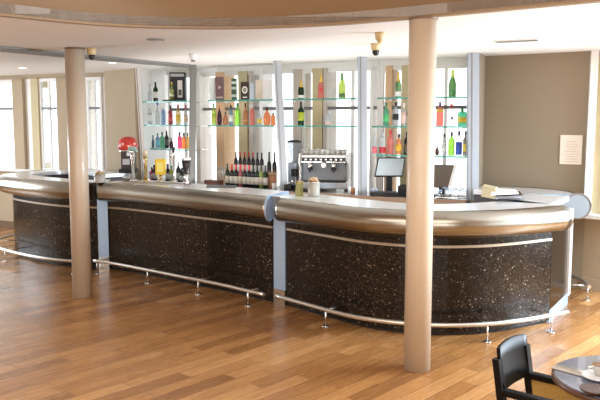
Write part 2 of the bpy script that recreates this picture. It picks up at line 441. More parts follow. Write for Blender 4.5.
# window piers (plan positions found from the picture columns)
def pier(px0, px1, seg, m, name, z0=.62, z1=2.52, fwd=.05, deep=.22, top=None):
    A, B = (W[seg], W[seg + 1])
    a = onseg(px0, A, B); b = onseg(px1, A, B); t = (B - A).normalized(); nr = Vector((-t.y, t.x, 0))
    mb = MB(); mb.prism([a - nr * fwd, b - nr * fwd, b + nr * deep, a + nr * deep], z0, z1)
    return struct(mb.build(name, M[m]))
PI_ = [(155, 160, 0, 'pier_grey'), (218, 226, 1, 'pier_tan'), (240.5, 249, 1, 'pier_olive'), (251, 254.5, 1, 'pier_grey'),
       (295, 303, 2, 'pier_grey'), (314, 324, 2, 'pier_olive'), (325, 328.5, 2, 'pier_grey'),
       (386, 392.5, 3, 'pier_tan'), (402, 412, 3, 'pier_olive'), (198, 202, 1, 'white'), (261.5, 264, 1, 'white'), (371, 374, 3, 'white')]
for j, a in enumerate(PI_): pier(a[0], a[1], a[2], a[3], 'wall_pier')
# fin wall at the left of the first bay, beige wall, left window wall
struct(wallpiece('wall_fin', LP[0] + Vector((.03, .05, 0)), W[0] + Vector((-.05, .1, 0)), .97, CEIL, .07, M['white'], -.03))
struct(wallpiece('wall_beige', BW[0], BW[1], 0, CEIL, .12, M['beige']))
wl0, wl1 = Vector((WL_A.x, WL_A.y, 0)), Vector((WL_B.x, WL_B.y, 0))
t_ = (wl1 - wl0).normalized(); far = wl0 - t_ * 2.2
m = MB(); pts, a, b = segbox(far, wl1, 0, 1.0, .15); m.prism(pts, a, b); struct(m.build('wall_left_dado', M['beige']))
pts, a, b = segbox(far, wl1, 2.5, CEIL, .15); m = MB(); m.prism(pts, a, b); struct(m.build('wall_left_header', M['beige']))
m = MB(); pts, a, b = segbox(far, wl1, .98, 1.02, .28, -.1); m.prism(pts, a, b); struct(m.build('trim_8', M['white']))
m = MB(); pts, a, b = segbox(far, wl1, 0, .12, .02, -.02); m.prism(pts, a, b); struct(m.build('baseboard_left', M['edge']))
def lw(px): return onseg(px, wl0, wl1)
for a, b, mm, fw in ((16, 26, 'beige', .06), (26, 34, 'white', .0), (34, 41, 'pier_olive', .05), (60, 70, 'beige', .06), (70, 88, 'cream', 0), (103, 106, 'white', 0)):
    A, B = lw(a), lw(b); struct(wallpiece('wall_left_pier', A, B, 1.0, 2.5, .2 + fw, M[mm], -fw))
for a, b in ((-75, 16), (41, 60), (88, 103)):
    window_unit('window_%d' % k, lw(a), lw(b), 1.0, 2.5, [2.02], (.5,) if b - a < 80 else (.25, .5, .75)); k += 1
wallpiece('wall_left_far', far, Vector((-7.9, 12.6, 0)), 0, CEIL, .15, M['beige'])['kind'] = 'structure'
# left glazed side towards the street
window_unit('window_%d' % k, Vector((-7.85, 9.0, 0)), Vector((-7.85, 12.6, 0)), .5, 2.55, [2.0], (.33, .66)); k += 1
struct(wallpiece('wall_left_low', Vector((-7.85, 9.0, 0)), Vector((-7.85, 12.6, 0)), 0, .5, .12, M['beige'], -.06))
# taupe wall right of the back bar
struct(wallpiece('wall_right_return', LP[4] + Vector((.09, .0, 0)), RW0 + Vector((.06, .1, 0)), 0, CEIL, .08, M['taupe'], -.0))
RA = G(486.5, 56.2, CEIL)
struct(wallpiece('wall_right', Vector((RA.x - .06, RA.y + .03, 0)), RW1, 0, CEIL, .15, M['taupe']))
# right window wall: dado, sill, window, header
R2 = RS[1]
tR = (R2 - RW1).normalized()
struct(wallpiece('wall_right_dado', RW1, R2, 0, .80, .15, M['beige']))
m = MB(); pts, a, b = segbox(RW1 - tR * .12, R2, .80, .84, .32, -.16); m.prism(pts, a, b); struct(m.build('trim_9', M['white']))
m = MB(); pts, a, b = segbox(RW1, R2, .0, .13, .02, -.02); m.prism(pts, a, b); struct(m.build('baseboard_right', M['beige']))
struct(wallpiece('wall_right_header', RW1, R2, 2.5, CEIL, .15, M['beige']))
# frame post with the slight lean it shows
mb = MB(); a = RW1 + Vector((-.0, -.04, 0)); mb.hexa([a + Vector(v) for v in ((-.045, -.03, .84), (.025, -.05, .84), (.065, .03, .84), (-.025, .05, .84))],
    [a + Vector(v) for v in ((-.03, -.03, CEIL), (.04, -.05, CEIL), (.08, .03, CEIL), (-.01, .05, CEIL))]); struct(mb.build('trim_10', M['white']))
struct(wallpiece('wall_right_pier', RW1, RW1 + tR * .22, .84, 2.5, .15, M['pier_olive']))
window_unit('window_%d' % k, RW1 + tR * .22, R2, .84, 2.5, [2.0], (.5,)); k += 1
# the tall windows of the right side, beside the tables
for a, b in ((RS[1], RS[2]), (RS[2], Vector((5.2, 1.5, 0)))):
    window_unit('window_%d' % k, a, b, .35, 2.55, [1.99], (.33, .66)); k += 1
    struct(wallpiece('wall_right_low', a, b, 0, .35, .12, M['beige'], -.06))
    struct(wallpiece('wall_right_high', a, b, 2.55, 3.7, .12, M['beige'], -.06))
m = MB(); m.prism([(5.2, -4), (5.6, -4), (5.6, 1.5), (5.2, 1.5)], 0, 3.7); struct(m.build('wall_right_near', M['cream']))
# outdoors
m = MB(); m.prism([(-40, 10), (-40, 60), (50, 60), (50, 10)], -.6, -.5); g = m.build('pavement_outside', M['ground_out']); struct(g)
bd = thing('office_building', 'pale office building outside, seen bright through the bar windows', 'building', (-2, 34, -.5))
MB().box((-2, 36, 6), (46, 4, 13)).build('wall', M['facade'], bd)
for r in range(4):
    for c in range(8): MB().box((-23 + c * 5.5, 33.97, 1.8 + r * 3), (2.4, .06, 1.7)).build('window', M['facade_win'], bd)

# ================================================================ COLUMNS
def column(px, py, label):
    p = G(px, py, 0); p.y += .1 ; p.x *= 1 + .1 / p.y
    r = .0985
    t = thing('round_column', label, 'column', (p.x, p.y, 0))
    MB().lathe([(r, 0), (r, CEIL - .002)], p, 40).build('shaft', M['column'], t)
    MB().lathe([(r + .006, CEIL - .016), (r + .006, CEIL - .001)], p, 40).build('top_collar', M['edge'], t)
    return t, p
cL, pL = column(82.6, 298.2, 'round painted column standing before the curved left bar end')
cR, pR = column(416.8, 372.7, 'round painted column nearest the camera, before the right bar section')
MB().lathe([(.012, 0), (.012, .012), (.004, .018)], pL + Vector((.055, -.083, .58 - 0)), 12, axis=(.35, -1, 0)).build('screw_plate', M['steel_bright'], cL)

# ================================================================ BAR SECTIONS
ZS = .775
def strip_pts(l): return [G(x, y, ZS) for x, y in l]
S1 = [Vector((-2.50, 10.36, 0)), Vector((-3.0, 10.92, 0)), Vector((-3.5, 11.12, 0)), Vector((-3.88, 10.82, 0))] + strip_pts([(11.5, 197.2), (25, 201.2), (50, 204.7), (70, 206.6), (97, 207.6)])
S2 = strip_pts([(108, 207.4), (130, 209.4), (165, 213.5), (200, 217.8), (235, 222), (272.5, 227.3)])
S3 = strip_pts([(286, 229), (330, 236.5), (366, 242.3), (405, 245.6), (450, 247), (500, 245), (552, 239.3)])
S4 = [Vector(p) for p in ((2.58, 8.5, 0), (2.66, 8.1, 0), (2.68, 7.75, 0), (2.66, 7.42, 0))][::1]
# fourth section runs away from the camera: points ordered so that outwards is to the right
S4 = [Vector((2.70, 7.36, 0)), Vector((2.74, 7.68, 0)), Vector((2.60, 7.98, 0)), Vector((2.36, 8.18, 0)), Vector((2.05, 8.32, 0))]
paths = {}
def bar_section(name, pts, label, n=56, cap0=True, cap1=True, rail=True, brackets=(), body=.42, deep=.44, railext=(0, 0), zt=1.09, mitre=(0, 0), roff=.24, plate='steel_blue', dome=False):
    MITRE[:] = mitre
    path = soften(smooth_path(pts, n), 6); paths[name] = path
    base = path[len(path) // 2]
    t = thing('bar_counter', label, 'bar counter', (base.x, base.y, 0))
    sweep(path, [(-.03, 0), (-.03, .04), (-.05, .04), (-.05, 0)]).build('kick_plate', M['dark'], t)
    sweep(path, [(0, .03), (0, ZS - .011), (-.04, ZS - .011), (-.04, .03)]).build('stone_panel', M['stone'], t)
    sweep(path, [(.004, ZS - .011), (.004, ZS + .011), (-.04, ZS + .011), (-.04, ZS - .011)]).build('inlay_strip', M['mosaic'], t)
    sweep(path, [(-.001, ZS + .011), (-.001, .93), (-.04, .93), (-.04, ZS + .011)]).build('upper_stone_band', M['stone'], t)
    sweep(path, [(-.06, .05), (-.06, 1.03), (-body, 1.03), (-body, .05)]).build('carcass', M['body'], t)
    top = sweep(path, [(.09, 1.04), (.09, zt), (-deep, zt), (-deep, 1.04)]).build('counter_top', M['steel_top'], t)
    prof = [(.095 + .115 * math.cos(a), .98 + .115 * math.sin(a)) for a in [2 * math.pi * k / 24 for k in range(24)]]
    sweep(path, prof, True).build('bullnose', M['steel'], t)
    for cap, i in ((cap0, 0), (cap1, len(path) - 1)):
        if not cap: continue
        tt = (path[min(i + 1, len(path) - 1)] - path[max(i - 1, 0)]).normalized(); sgn = -1 if i == 0 else 1
        o_ = offs(path, 0)[i]; nr = Vector((tt.y, -tt.x, 0)) + tt * (mitre[0] if i == 0 else mitre[1])
        outl = []
        for q in range(0, 25):
            a = math.radians(88 - q * 290 / 24); outl.append((.095 + .128 * math.cos(a), .98 + .128 * math.sin(a)))
        outl += [(-.04, 1.02), (-.44, 1.05), (-.44, zt + .004)]
        i0 = 0; mb = MB(); a_ = [o_ + nr * x + Vector((0, 0, z)) for x, z in outl]
        d = tt * (.022 * sgn)
        mb.hexa(a_, [p + d for p in a_]); mb.build('end_plate', M[plate], t)
        if plate != 'steel_blue':
            ring = [o_ + nr * (.095 + .124 * math.cos(w_)) + Vector((0, 0, .98 + .124 * math.sin(w_))) + d * .9 for w_ in [2 * math.pi * q / 28 for q in range(29)]]
            MB().tube(ring, .009, 8).build('dark_rim', M['screen_back'], t)
    MITRE[:] = (0, 0)
    if dome:
        tt = (path[-1] - path[-2]).normalized(); c_ = offs(path, .095)[-1] + Vector((0, 0, .98))
        MB().lathe([(.115 * math.cos(a), .10 * math.sin(a)) for a in [math.pi / 2 * k / 8 for k in range(8)]] + [(.004, .10)], c_ - tt * .004, 24, axis=tt).build('rounded_end', M['steel'], t)
    if rail:
        rp = offs(path, roff); t0_ = (rp[1] - rp[0]).normalized(); t1_ = (rp[-1] - rp[-2]).normalized()
        rp = ([rp[0] - t0_ * railext[0]] if railext[0] > 0 else []) + (rp[2:] if railext[0] < 0 else rp) + ([rp[-1] + t1_ * railext[1]] if railext[1] > 0 else []); n_ = len(rp)
        rr = [Vector((p.x, p.y, .155)) for p in rp]
        r_ = MB().tube(rr, .019, 12).build('foot_rail', M['rail'], t)
        for f in brackets:
            i = min(n_ - 2, int(f * (n_ - 1))); p = rr[i]; tt = (rr[i + 1] - rr[i]).normalized(); nr = Vector((-tt.y, tt.x, 0))
            b = MB(); b.tube([p, Vector((p.x, p.y, .012))], .008, 8)
            b.lathe([(.034, 0), (.034, .01)], (p.x, p.y, 0), 14)
            b.tube([p + Vector((0, 0, .0)), p + nr * (roff - .005)], .007, 6)
            bo = b.build('rail_bracket', M['steel_bright'], r_)
    return t
bar_section('S1', S1, 'left bar counter section curving round behind the far round column', cap0=False, cap1=False, brackets=(.42, .56, .70, .97), roff=.28, body=.24, deep=.26)
bar_section('S2', S2, 'middle bar counter section carrying the beer taps', cap0=False, cap1=True, brackets=(.02, .37, .67, .95), mitre=(0, .5), roff=.25, railext=(0, .13))
bar_section('S3', S3, 'right bar counter section bowed out behind the nearest column', cap0=False, cap1=False, brackets=(.26, .71, .93), mitre=(.3, 0), roff=.21, dome=True, railext=(-1, 0))
bar_section('S4', S4, 'short rear bar counter section against the taupe wall', cap0=True, cap1=False, brackets=(.07, .4), rail=True, plate='slot_blue')
# steel posts at the joints
def joint_post(a, b, label, foot=True):
    a = Vector((a.x, a.y, 0)); b = Vector((b.x, b.y, 0)); t = (b - a); L_ = t.length; t.normalize(); nr = Vector((t.y, -t.x, 0)); c = (a + b) / 2
    o = thing('steel_post', label, 'post', (c.x, c.y, 0))
    q = lambda off: [a + t * .004 + nr * .012, b - t * .004 + nr * .012, b - t * .004 - nr * .42, a + t * .004 - nr * .42]
    MB().prism(q(0), .16, 1.03).build('cladding', M['steel_blue'], o)
    MB().prism([a + t * .004 + nr * .016, b - t * .004 + nr * .016, b - t * .004 - nr * .42, a + t * .004 - nr * .42], 0, .16).build('kick_plate', M['steel_bright'], o)
    MB().prism([a - t * .05 - nr * .07, b + t * .05 - nr * .07, b + t * .05 - nr * .11, a - t * .05 - nr * .11], .01, 1.0).build('leak_blocker', M['dark'], o)  # unseen filler added to stop uplight leaking through the joint
    # cover over the joint
    outl = [(.085, 1.10), (-.42, 1.085), (-.42, 1.03), (.0, 1.03), (.012, .9), (.03, 1.05)]
    A_ = [a + t * .004 + nr * x + Vector((0, 0, z)) for x, z in outl]; MB().hexa(A_, [p + t * (L_ - .008) for p in A_]).build('joint_cover', M['steel_top'], o)
    return o
joint_post(paths['S1'][-1], paths['S2'][0], 'blue-lit steel joint post between the left and middle bar sections')
joint_post(paths['S2'][-1] + (paths['S2'][-1]-paths['S2'][-2]).normalized()*.022, paths['S3'][0], 'blue-lit steel joint post between the middle and right bar sections')
# end return of the right section: dark face, then steel post
e = paths['S3'][-1]; e2 = Vector((2.66, 7.33, 0)); 
pe = G(568, 303.5, 0); pe = Vector((pe.x, pe.y, 0))
dd = (pe - e).normalized(); nr = Vector((dd.y, -dd.x, 0)); ln = (pe - e).length
o = thing('bar_end_return', 'end return of the right bar section, dark stone with pale steel post', 'bar counter', (pe.x, pe.y, 0))
MB().prism([e + dd * .01, pe - dd * .14, pe - dd * .14 - nr * .12, e + dd * .01 - nr * .12], .12, .93).build('stone_panel', M['stone'], o)
MB().prism([e + dd * .01, pe - dd * .02, pe - dd * .02 - nr * .1, e + dd * .01 - nr * .1], 0, .12).build('kick_plate', M['steel_blue'], o)
MB().prism([pe - dd * .13 + nr * .02, pe + nr * .02, pe - nr * .14, pe - dd * .13 - nr * .14], .1, .97).build('end_post', M['steel_top'], o)
MB().prism([e - nr * .03 + dd * .02, pe - nr * .03, pe - nr * .5, e - nr * .5 + dd * .02], 1.04, 1.09).build('counter_top', M['steel_top'], o)
MB().prism([e - nr * .04 + dd * .02, pe - dd * .02 - nr * .04, pe - dd * .02 - nr * .4, e + dd * .02 - nr * .4], .93, 1.04).build('upper_rail', M['steel_bright'], o)

# ================================================================ BACK BAR
ZB = .955
front = backoff(LP, -.10); rear = backoff(LP, .55)
left_ext = Vector((BW[0].x + .02, BW[0].y - .08, 0)); 
dirl = (LP[0] - LP[1]).normalized()
FP = [front[0] + dirl * .02] + front[1:]
BP = rear[:]
o = thing('back_bar_counter', 'long grey-topped back bar counter beneath the window shelves', 'counter', (0, 9.3, 0))
# split into quads to follow the windows
def strip_quads(fp, bp, z0, z1, name, m_, parent, ins=0):
    mb = MB()
    pts = [(p.x, p.y) for p in fp] + [(p.x, p.y) for p in reversed(bp)]
    mb.prism(pts, z0, z1); return mb.build(name, m_, parent)
strip_quads(FP, BP, ZB - .035, ZB, 'worktop', M['grey_top'], o)
m = MB()
for i in range(len(FP) - 1):
    pts, a, b = segbox(FP[i], FP[i + 1], ZB - .06, ZB + .003, .02, -.012); m.prism(pts, a, b)
m.build('front_edge', M['edge'], o)
FP2 = [p + Vector((.03, .05, 0)) for p in FP]; BP2 = [p - Vector((.0, .02, 0)) for p in BP]
strip_quads(FP2, BP2, 0, ZB - .04, 'carcass', M['dark'], o)

def post(px_top, px_bot, i, wpx, label, dep=.1, mm='steel_grey', ybot=None):
    p = LP[i]; Y = p.y
    top = onseg(px_top, (p.x - 1, p.y), (p.x + 1, p.y), CEIL); bot = onseg(px_bot, (p.x - 1, p.y), (p.x + 1, p.y), ZB)
    h = wpx * Y / F / 2
    t = thing('shutter_post', label, 'post', (bot.x, bot.y - .0, ZB))
    def ring(c, z, a, b, y0, y1): return [Vector((c.x + a, c.y + y0, z)), Vector((c.x + b, c.y + y0, z)), Vector((c.x + b, c.y + y1, z)), Vector((c.x + a, c.y + y1, z))]
    MB().hexa(ring(bot, ZB, -h, h, -dep / 2, dep / 2), ring(top, CEIL, -h, h, -dep / 2, dep / 2)).build('post', M[mm], t)
    MB().hexa(ring(bot, ZB, -h * .5, -h * .28, -dep / 2 - .006, -dep / 2 + .01), ring(top, CEIL, -h * .5, -h * .28, -dep / 2 - .006, -dep / 2 + .01)).build('track', M['slot'], t)
    return t
post(138, 145, 0, 4.5, 'slender leaning pale post at the far left of the bar shelves', mm='white')
post(193, 192, 1, 6, 'dark grey steel post between the first two shelf bays', mm='slot')
post(277.2, 284, 2, 7.5, 'leaning grey steel post beside the wine bottle display')
post(362, 362.5, 3, 9, 'grey steel post between coffee machine and till screen')
post(473, 472.5, 4, 10.5, 'grey steel post where the shelves meet the taupe wall')

# shelves
SH = {}
def shelf(bay, px0, px1, z, label):
    A, B = LP[bay], LP[bay + 1]
    t = (B - A).normalized(); nr = Vector((-t.y, t.x, 0))
    a0, b0 = A + nr * .17, B + nr * .17
    a, b = onseg(px0, a0, b0, z), onseg(px1, a0, b0, z)
    o = thing('glass_shelf', label, 'shelf', ((a.x + b.x) / 2, (a.y + b.y) / 2, z - .006))
    def E(px, d): return onseg(px, a0 + nr * d, b0 + nr * d, z)
    MB().prism([E(px0, -.12), E(px1, -.12), E(px1, .13), E(px0, .13)], z - .014, z - .002).build('sheet', M['shelf_glass'], o)
    MB().prism([E(px0, -.126), E(px1, -.126), E(px1, -.12), E(px0, -.12)], z - .018, z).build('polished_edge', M['shelf_edge'], o)
    for s in (.06, .94):
        c = a.lerp(b, s); MB().tube([c + nr * .125 + Vector((0, 0, z - .02)), c + nr * .40 + Vector((0, 0, z - .02))], .006, 6).build('bracket', M['steel_bright'], o)
    SH[(bay, round(z, 2))] = (a0, b0)
Z1, Z2, Z3 = 2.098, 1.77, 1.435
shelf(0, 142, 189.5, Z1, 'top glass shelf of the leftmost window bay')
shelf(0, 142, 189.5, Z2, 'middle glass shelf of the leftmost window bay')
shelf(0, 150, 189.5, Z3, 'lowest glass shelf of the leftmost window bay')
shelf(1, 208, 274, Z1, 'glass shelf holding the gift boxes')
shelf(1, 208, 274, Z2, 'glass shelf beneath the gift boxes, above the wine display')
shelf(2, 284, 357, Z1, 'upper glass shelf above the coffee machine')
shelf(2, 284, 357, Z2, 'lower glass shelf above the coffee machine')
shelf(3, 377, 467, Z1, 'top glass shelf of the bay above the tills')
shelf(3, 372, 467, Z2, 'middle glass shelf of the bay above the tills')
shelf(3, 376, 467, Z3, 'lowest glass shelf, just above the till screens')

# ---- bottles
def bottle_profile(kind, r, h):
    if kind == 'wine': return [(r * .85, 0), (r, .01 * h), (r, .60 * h), (r * .86, .67 * h), (r * .45, .74 * h), (r * .36, .79 * h), (r * .34, .97 * h), (r * .4, .975 * h), (r * .4, h)]
    if kind == 'champ': return [(r * .85, 0), (r, .02 * h), (r, .45 * h), (r * .9, .55 * h), (r * .6, .68 * h), (r * .42, .76 * h), (r * .34, .95 * h), (r * .4, .96 * h), (r * .4, h)]
    if kind == 'spirit': return [(r * .9, 0), (r, .02 * h), (r, .62 * h), (r * .9, .68 * h), (r * .42, .76 * h), (r * .36, .8 * h), (r * .36, .97 * h), (r * .36, h)]
    if kind == 'round': return [(r * .6, 0), (r * .9, .08 * h), (r, .3 * h), (r * .95, .48 * h), (r * .6, .66 * h), (r * .3, .72 * h), (r * .28, .97 * h), (r * .28, h)]
    if kind == 'square': return [(r * .95, 0), (r, .02 * h), (r, .7 * h), (r * .9, .76 * h), (r * .35, .82 * h), (r * .33, h)]
    if kind == 'slim': return [(r * .9, 0), (r, .02 * h), (r * .96, .5 * h), (r * .5, .68 * h), (r * .36, .78 * h), (r * .34, h)]
def rad_at(prof, z):
    for (r0, z0), (r1, z1) in zip(prof, prof[1:]):
        if z0 <= z <= z1: return r0 + (r1 - r0) * (z - z0) / max(1e-9, z1 - z0)
    return prof[-1][0]
def bottle(pos, h, r, kind, gmat, cap=None, lab=None, label='', group=None, liquid=None, capfrac=.82, lb=(.18, .5), cat='bottle', seal=None):
    prof = bottle_profile(kind, r, h)
    t = thing('bottle', label, cat, pos, group); p = Vector(pos)
    seg = 4 if kind == 'square' else 16
    def L(pr, m_, name, k=seg):
        mb = MB(); mb.lathe(pr, p, k, smooth=(k > 4)); 
        if k == 4:
            c, s = math.cos(math.radians(45 + 15)), math.sin(math.radians(45 + 15))
            mb.v = [p + Vector(((v - p).x * c * 1.25 - (v - p).y * s * 1.25, (v - p).x * s * 1.25 + (v - p).y * c * 1.25, (v - p).z)) for v in mb.v]
        return mb.build(name, m_, t)
    body_end = capfrac if cap else 1
    low = [(a, b) for a, b in prof if b < body_end * h] + [(rad_at(prof, body_end * h - 1e-6), body_end * h)]
    L(low, gmat, 'glass_body')
    if cap:
        cp = [(rad_at(prof, body_end * h) * 1.08, body_end * h)] + [(a * 1.08, b) for a, b in prof if b > body_end * h]
        L(cp, cap, 'cap', 12)
    if lab:
        a, b = lb
        L([(rad_at(prof, a * h) * 1.015, a * h), (rad_at(prof, b * h) * 1.015, b * h)], lab, 'paper_label')
    if liquid:
        a, b = .0, liquid[1]
        L([(r * 1.01, .02 * h), (r * 1.01, b * h)], liquid[0], 'liquid_band')
    if seal:
        m2 = MB(); m2.lathe([(r * .45, 0), (r * .45, .006)], p + Vector((0, -r * 1.0, h * .36)), 14, axis=(0, -1, 0)); m2.build('round_seal', seal, t)
    return t
def on_shelf(px, bay, z, dpt=0):
    a0, b0 = SH[(bay, round(z, 2))]
    p = onseg(px, a0, b0, z); return Vector((p.x, p.y + dpt, z))
def sb(px, bay, z, ytop, wpx, kind, g, **kw):
    p = on_shelf(px, bay, z); Y = p.y
    zt = ZY(ytop, Y); h = max(.12, zt - z)
    return bottle(p, h, wpx * Y / F / 2, kind, g, **kw)
GR = glass('green', rgb(70, 140, 50), .5); DG = glass('dark_green', rgb(30, 66, 34), .6); LIME = glass('lime', rgb(158, 214, 50), .45)
CL = glass('clear', rgb(226, 232, 236), .35); BL = glass('blue', rgb(150, 190, 222), .4); TEAL = glass('teal', rgb(74, 190, 150), .45)
RED = glass('red', rgb(196, 60, 76), .5); AMB = glass('amber', rgb(208, 128, 40), .5); BLK = glass('black', rgb(24, 24, 28), .85)
PINK = glass('pink', rgb(238, 126, 110), .5); MAG = glass('magenta', rgb(236, 70, 140), .5); ORG = glass('orange', rgb(246, 150, 60), .5)
YG = glass('yellow_green', rgb(176, 196, 60), .5); PUR = glass('purple', rgb(92, 56, 76), .6); BRN = glass('brown', rgb(96, 58, 38), .6)
WH = paint((240, 240, 238)); BK = paint((30, 30, 32), .4); RD = paint((190, 40, 44)); YL = paint((232, 206, 80)); BU = paint((60, 90, 190)); NV = paint((46, 44, 92)); GN = paint((40, 120, 60)); SV = paint((190, 192, 196), .3); OR = paint((230, 140, 60)); PK = paint((230, 120, 130))

# bay 1
sb(150, 0, Z1, 84, 4, 'slim', CL, cap=SV, label='faint clear slim bottle at the left end of the top left shelf')
sb(155.8, 0, Z1, 82, 4.6, 'wine', DG, cap=BK, lab=WH, label='dark green bottle with white label on the top left shelf')
sb(150, 0, Z2, 105, 4.2, 'spirit', CL, cap=WH, lab=WH, label='clear white-labelled bottle first on the middle left shelf')
sb(157.8, 0, Z2, 101, 4.6, 'slim', CL, cap=BU, label='clear bottle with a blue cap on the middle left shelf')
sb(163.5, 0, Z2, 105, 4.2, 'spirit', BL, cap=WH, label='pale blue bottle between blue-capped and red bottles')
sb(170.6, 0, Z2, 105.5, 4.4, 'spirit', RED, cap=BK, lab=paint((214, 96, 110)), label='deep red bottle on the middle left shelf')
sb(178.3, 0, Z2, 104.5, 5.0, 'spirit', glass('straw', rgb(226, 206, 160), .4), cap=RD, lab=YL, label='straw-coloured bottle with yellow label right of the deep red one')
sb(186, 0, Z2, 105, 4.2, 'spirit', CL, cap=RD, lab=paint((220, 190, 160)), label='clear red-capped bottle beside the dark grey post')
sb(153.2, 0, Z3, 135, 3, 'slim', glass('slate', rgb(90, 110, 130), .5), cap=BK, label='small slate bottle first on the lowest left shelf')
sb(157.8, 0, Z3, 133, 4.4, 'spirit', BL, cap=GN, lab=paint((120, 200, 214)), label='sky blue bottle on the lowest left shelf')
sb(162.4, 0, Z3, 132, 4.4, 'spirit', TEAL, cap=BK, lab=None, label='teal green bottle on the lowest left shelf')
sb(166.8, 0, Z3, 130.5, 4.2, 'wine', BLK, cap=BK, lab=paint((90, 96, 100)), label='near-black bottle right of the teal one')
sb(171.4, 0, Z3, 138, 4.2, 'round', PUR, cap=BK, label='squat plum-coloured bottle on the lowest left shelf')
sb(179.8, 0, Z3, 132, 4.4, 'spirit', MAG, cap=BK, label='bright magenta bottle on the lowest left shelf')
sb(184, 0, Z3, 133, 4.4, 'spirit', ORG, cap=BK, label='bright orange bottle next to the magenta one')
sb(188, 0, Z3, 133, 3.8, 'spirit', glass('yellow', rgb(246, 200, 90), .5), cap=GN, label='yellow bottle tight against the dark grey post')
# framed display case with bottle
def shelf_box(px0, px1, y0, bay, z, dep, m_, label, name='gift_box', ang=0, extra=None, cat='box'):
    p = on_shelf((px0 + px1) / 2, bay, z); Y = p.y; w_ = (px1 - px0) * Y / F; h = ZY(y0, Y) - z
    t = thing(name, label, cat, p)
    A, B = SH[(bay, round(z, 2))]; tv = (B - A).normalized(); rz = ang
    MB().box(p + Vector((0, 0, h / 2)), (w_, dep, h), rz).build('carton', m_, t, bevel=.002)
    if extra: extra(t, p, w_, h, dep, rz)
    return t
def ex_case(t, p, w_, h, dep, rz):
    R = Matrix.Rotation(rz, 3, 'Z')
    f = lambda x, y, z: p + R @ Vector((x, y, z))
    MB().box(f(0, -dep / 2 - .001, h * .9), (w_ * .86, .004, h * .1), rz).build('printed_band', SV, t)
    MB().box(f(w_ * .16, -dep / 2 - .001, h * .42), (w_ * .3, .004, h * .6), rz).build('pale_picture', WH, t)
    MB().box(f(w_ * .16, -dep / 2 - .004, h * .3), (w_ * .2, .004, h * .2), rz).build('grey_picture', paint((90, 94, 100)), t)
    MB().box(f(-.05, -dep / 2 - .03, .008), (w_ * 1.35, .08, .016), rz).build('tray', BK, t)
shelf_box(170.5, 186, 72.5, 0, Z1, .10, paint((34, 40, 48)), 'tall black presentation case with pale picture on the top left shelf', 'presentation_case', extra=ex_case)
pp = on_shelf(173.5, 0, Z1); bottle(pp + Vector((0, -.115, .017)), .25, .032, 'champ', YG, cap=M['gold'], lab=WH, label='green and gold sparkling bottle standing before the black case')
# bay 2 top: boxes
def ex_tri(t, p, w_, h, dep, rz):
    MB().lathe([(.028, 0), (.028, .003)], p + Vector((0, -dep / 2, h * .55)), 3, axis=(0, -1, 0)).build('emblem', paint((210, 190, 190)), t)
    MB().box(p + Vector((0, -dep / 2 - .001, h * .12)), (w_ * .8, .003, h * .06)).build('printed_band', paint((200, 180, 170)), t)
def ex_bands(t, p, w_, h, dep, rz):
    for k_, zz in enumerate((.2, .55, .8)): MB().box(p + Vector((0, -dep / 2 - .001, h * zz)), (w_ * .98, .003, h * .12)).build('printed_band', paint((190, 206, 196)), t)
def ex_oval(t, p, w_, h, dep, rz):
    MB().lathe([(.036, 0), (.036, .003)], p + Vector((0, -dep / 2, h * .55)), 20, axis=(0, -1, 0), sy=1.3).build('oval_label', WH, t)
    MB().lathe([(.024, 0), (.024, .002)], p + Vector((0, -dep / 2 - .003, h * .55)), 20, axis=(0, -1, 0), sy=1.3).build('oval_picture', paint((150, 140, 130)), t)
    MB().box(p + Vector((0, -dep / 2 - .001, h * .14)), (w_ * .5, .003, h * .06)).build('printed_band', WH, t)
def ex_silver(t, p, w_, h, dep, rz):
    MB().box(p + Vector((-w_ * .28, -dep / 2 - .001, h * .5)), (w_ * .42, .003, h * .99)).build('tan_face', paint((206, 196, 180)), t)
shelf_box(209.8, 215.6, 77.5, 1, Z1, .10, paint((222, 230, 234)), 'white box at the left end of the gift box shelf')
shelf_box(216, 224, 77, 1, Z1, .09, paint((110, 82, 86)), 'plum-brown gift box with a triangular emblem', extra=ex_tri)
shelf_box(231.8, 236.8, 78.5, 1, Z1, .07, paint((56, 84, 74)), 'narrow dark green gift box with pale bands', extra=ex_bands)
shelf_box(241, 249.2, 82, 1, Z1, .09, paint((46, 32, 28)), 'black gift box with a white oval label', extra=ex_oval)
shelf_box(250.2, 254, 83, 1, Z1, .07, paint((190, 200, 214)), 'slim pale blue carton right of the oval-label box')
shelf_box(256, 272, 80, 1, Z1, .12, paint((224, 222, 224), .25), 'wide silver and tan gift box beside the leaning steel post', extra=ex_silver)
# bay 2 lower shelf
sb(214, 1, Z2, 103.5, 4.6, 'spirit', YG, cap=GN, lab=paint((196, 204, 90)), label='yellow-green bottle first on the shelf below the gift boxes')
sb(219.6, 1, Z2, 105, 4.8, 'round', PUR, cap=OR, label='plum round bottle with orange cap below the plum-brown box')
sb(225.6, 1, Z2, 112, 5, 'round', AMB, cap=BK, label='short amber flask right of the plum round bottle')
sb(231, 1, Z2, 105, 4.4, 'spirit', BL, cap=BK, lab=WH, label='pale blue white-labelled bottle below the dark green box')
sb(237.6, 1, Z2, 103, 6, 'spirit', LIME, cap=GN, label='broad lime green bottle on the shelf below the gift boxes')
sb(245.6, 1, Z2, 103, 5.6, 'round', AMB, cap=BRN, lab=paint((214, 190, 70)), label='amber bottle with yellow label beside the lime green one')
sb(252.3, 1, Z2, 104, 5, 'spirit', PINK, cap=SV, lab=None, label='salmon pink bottle on the shelf below the gift boxes')
sb(259.5, 1, Z2, 113, 4.6, 'square', CL, cap=SV, lab=YL, label='small clear square bottle right of the salmon pink one')
sb(267, 1, Z2, 107, 7.4, 'round', ORG, cap=BRN, label='round-bellied orange decanter above the wine display')
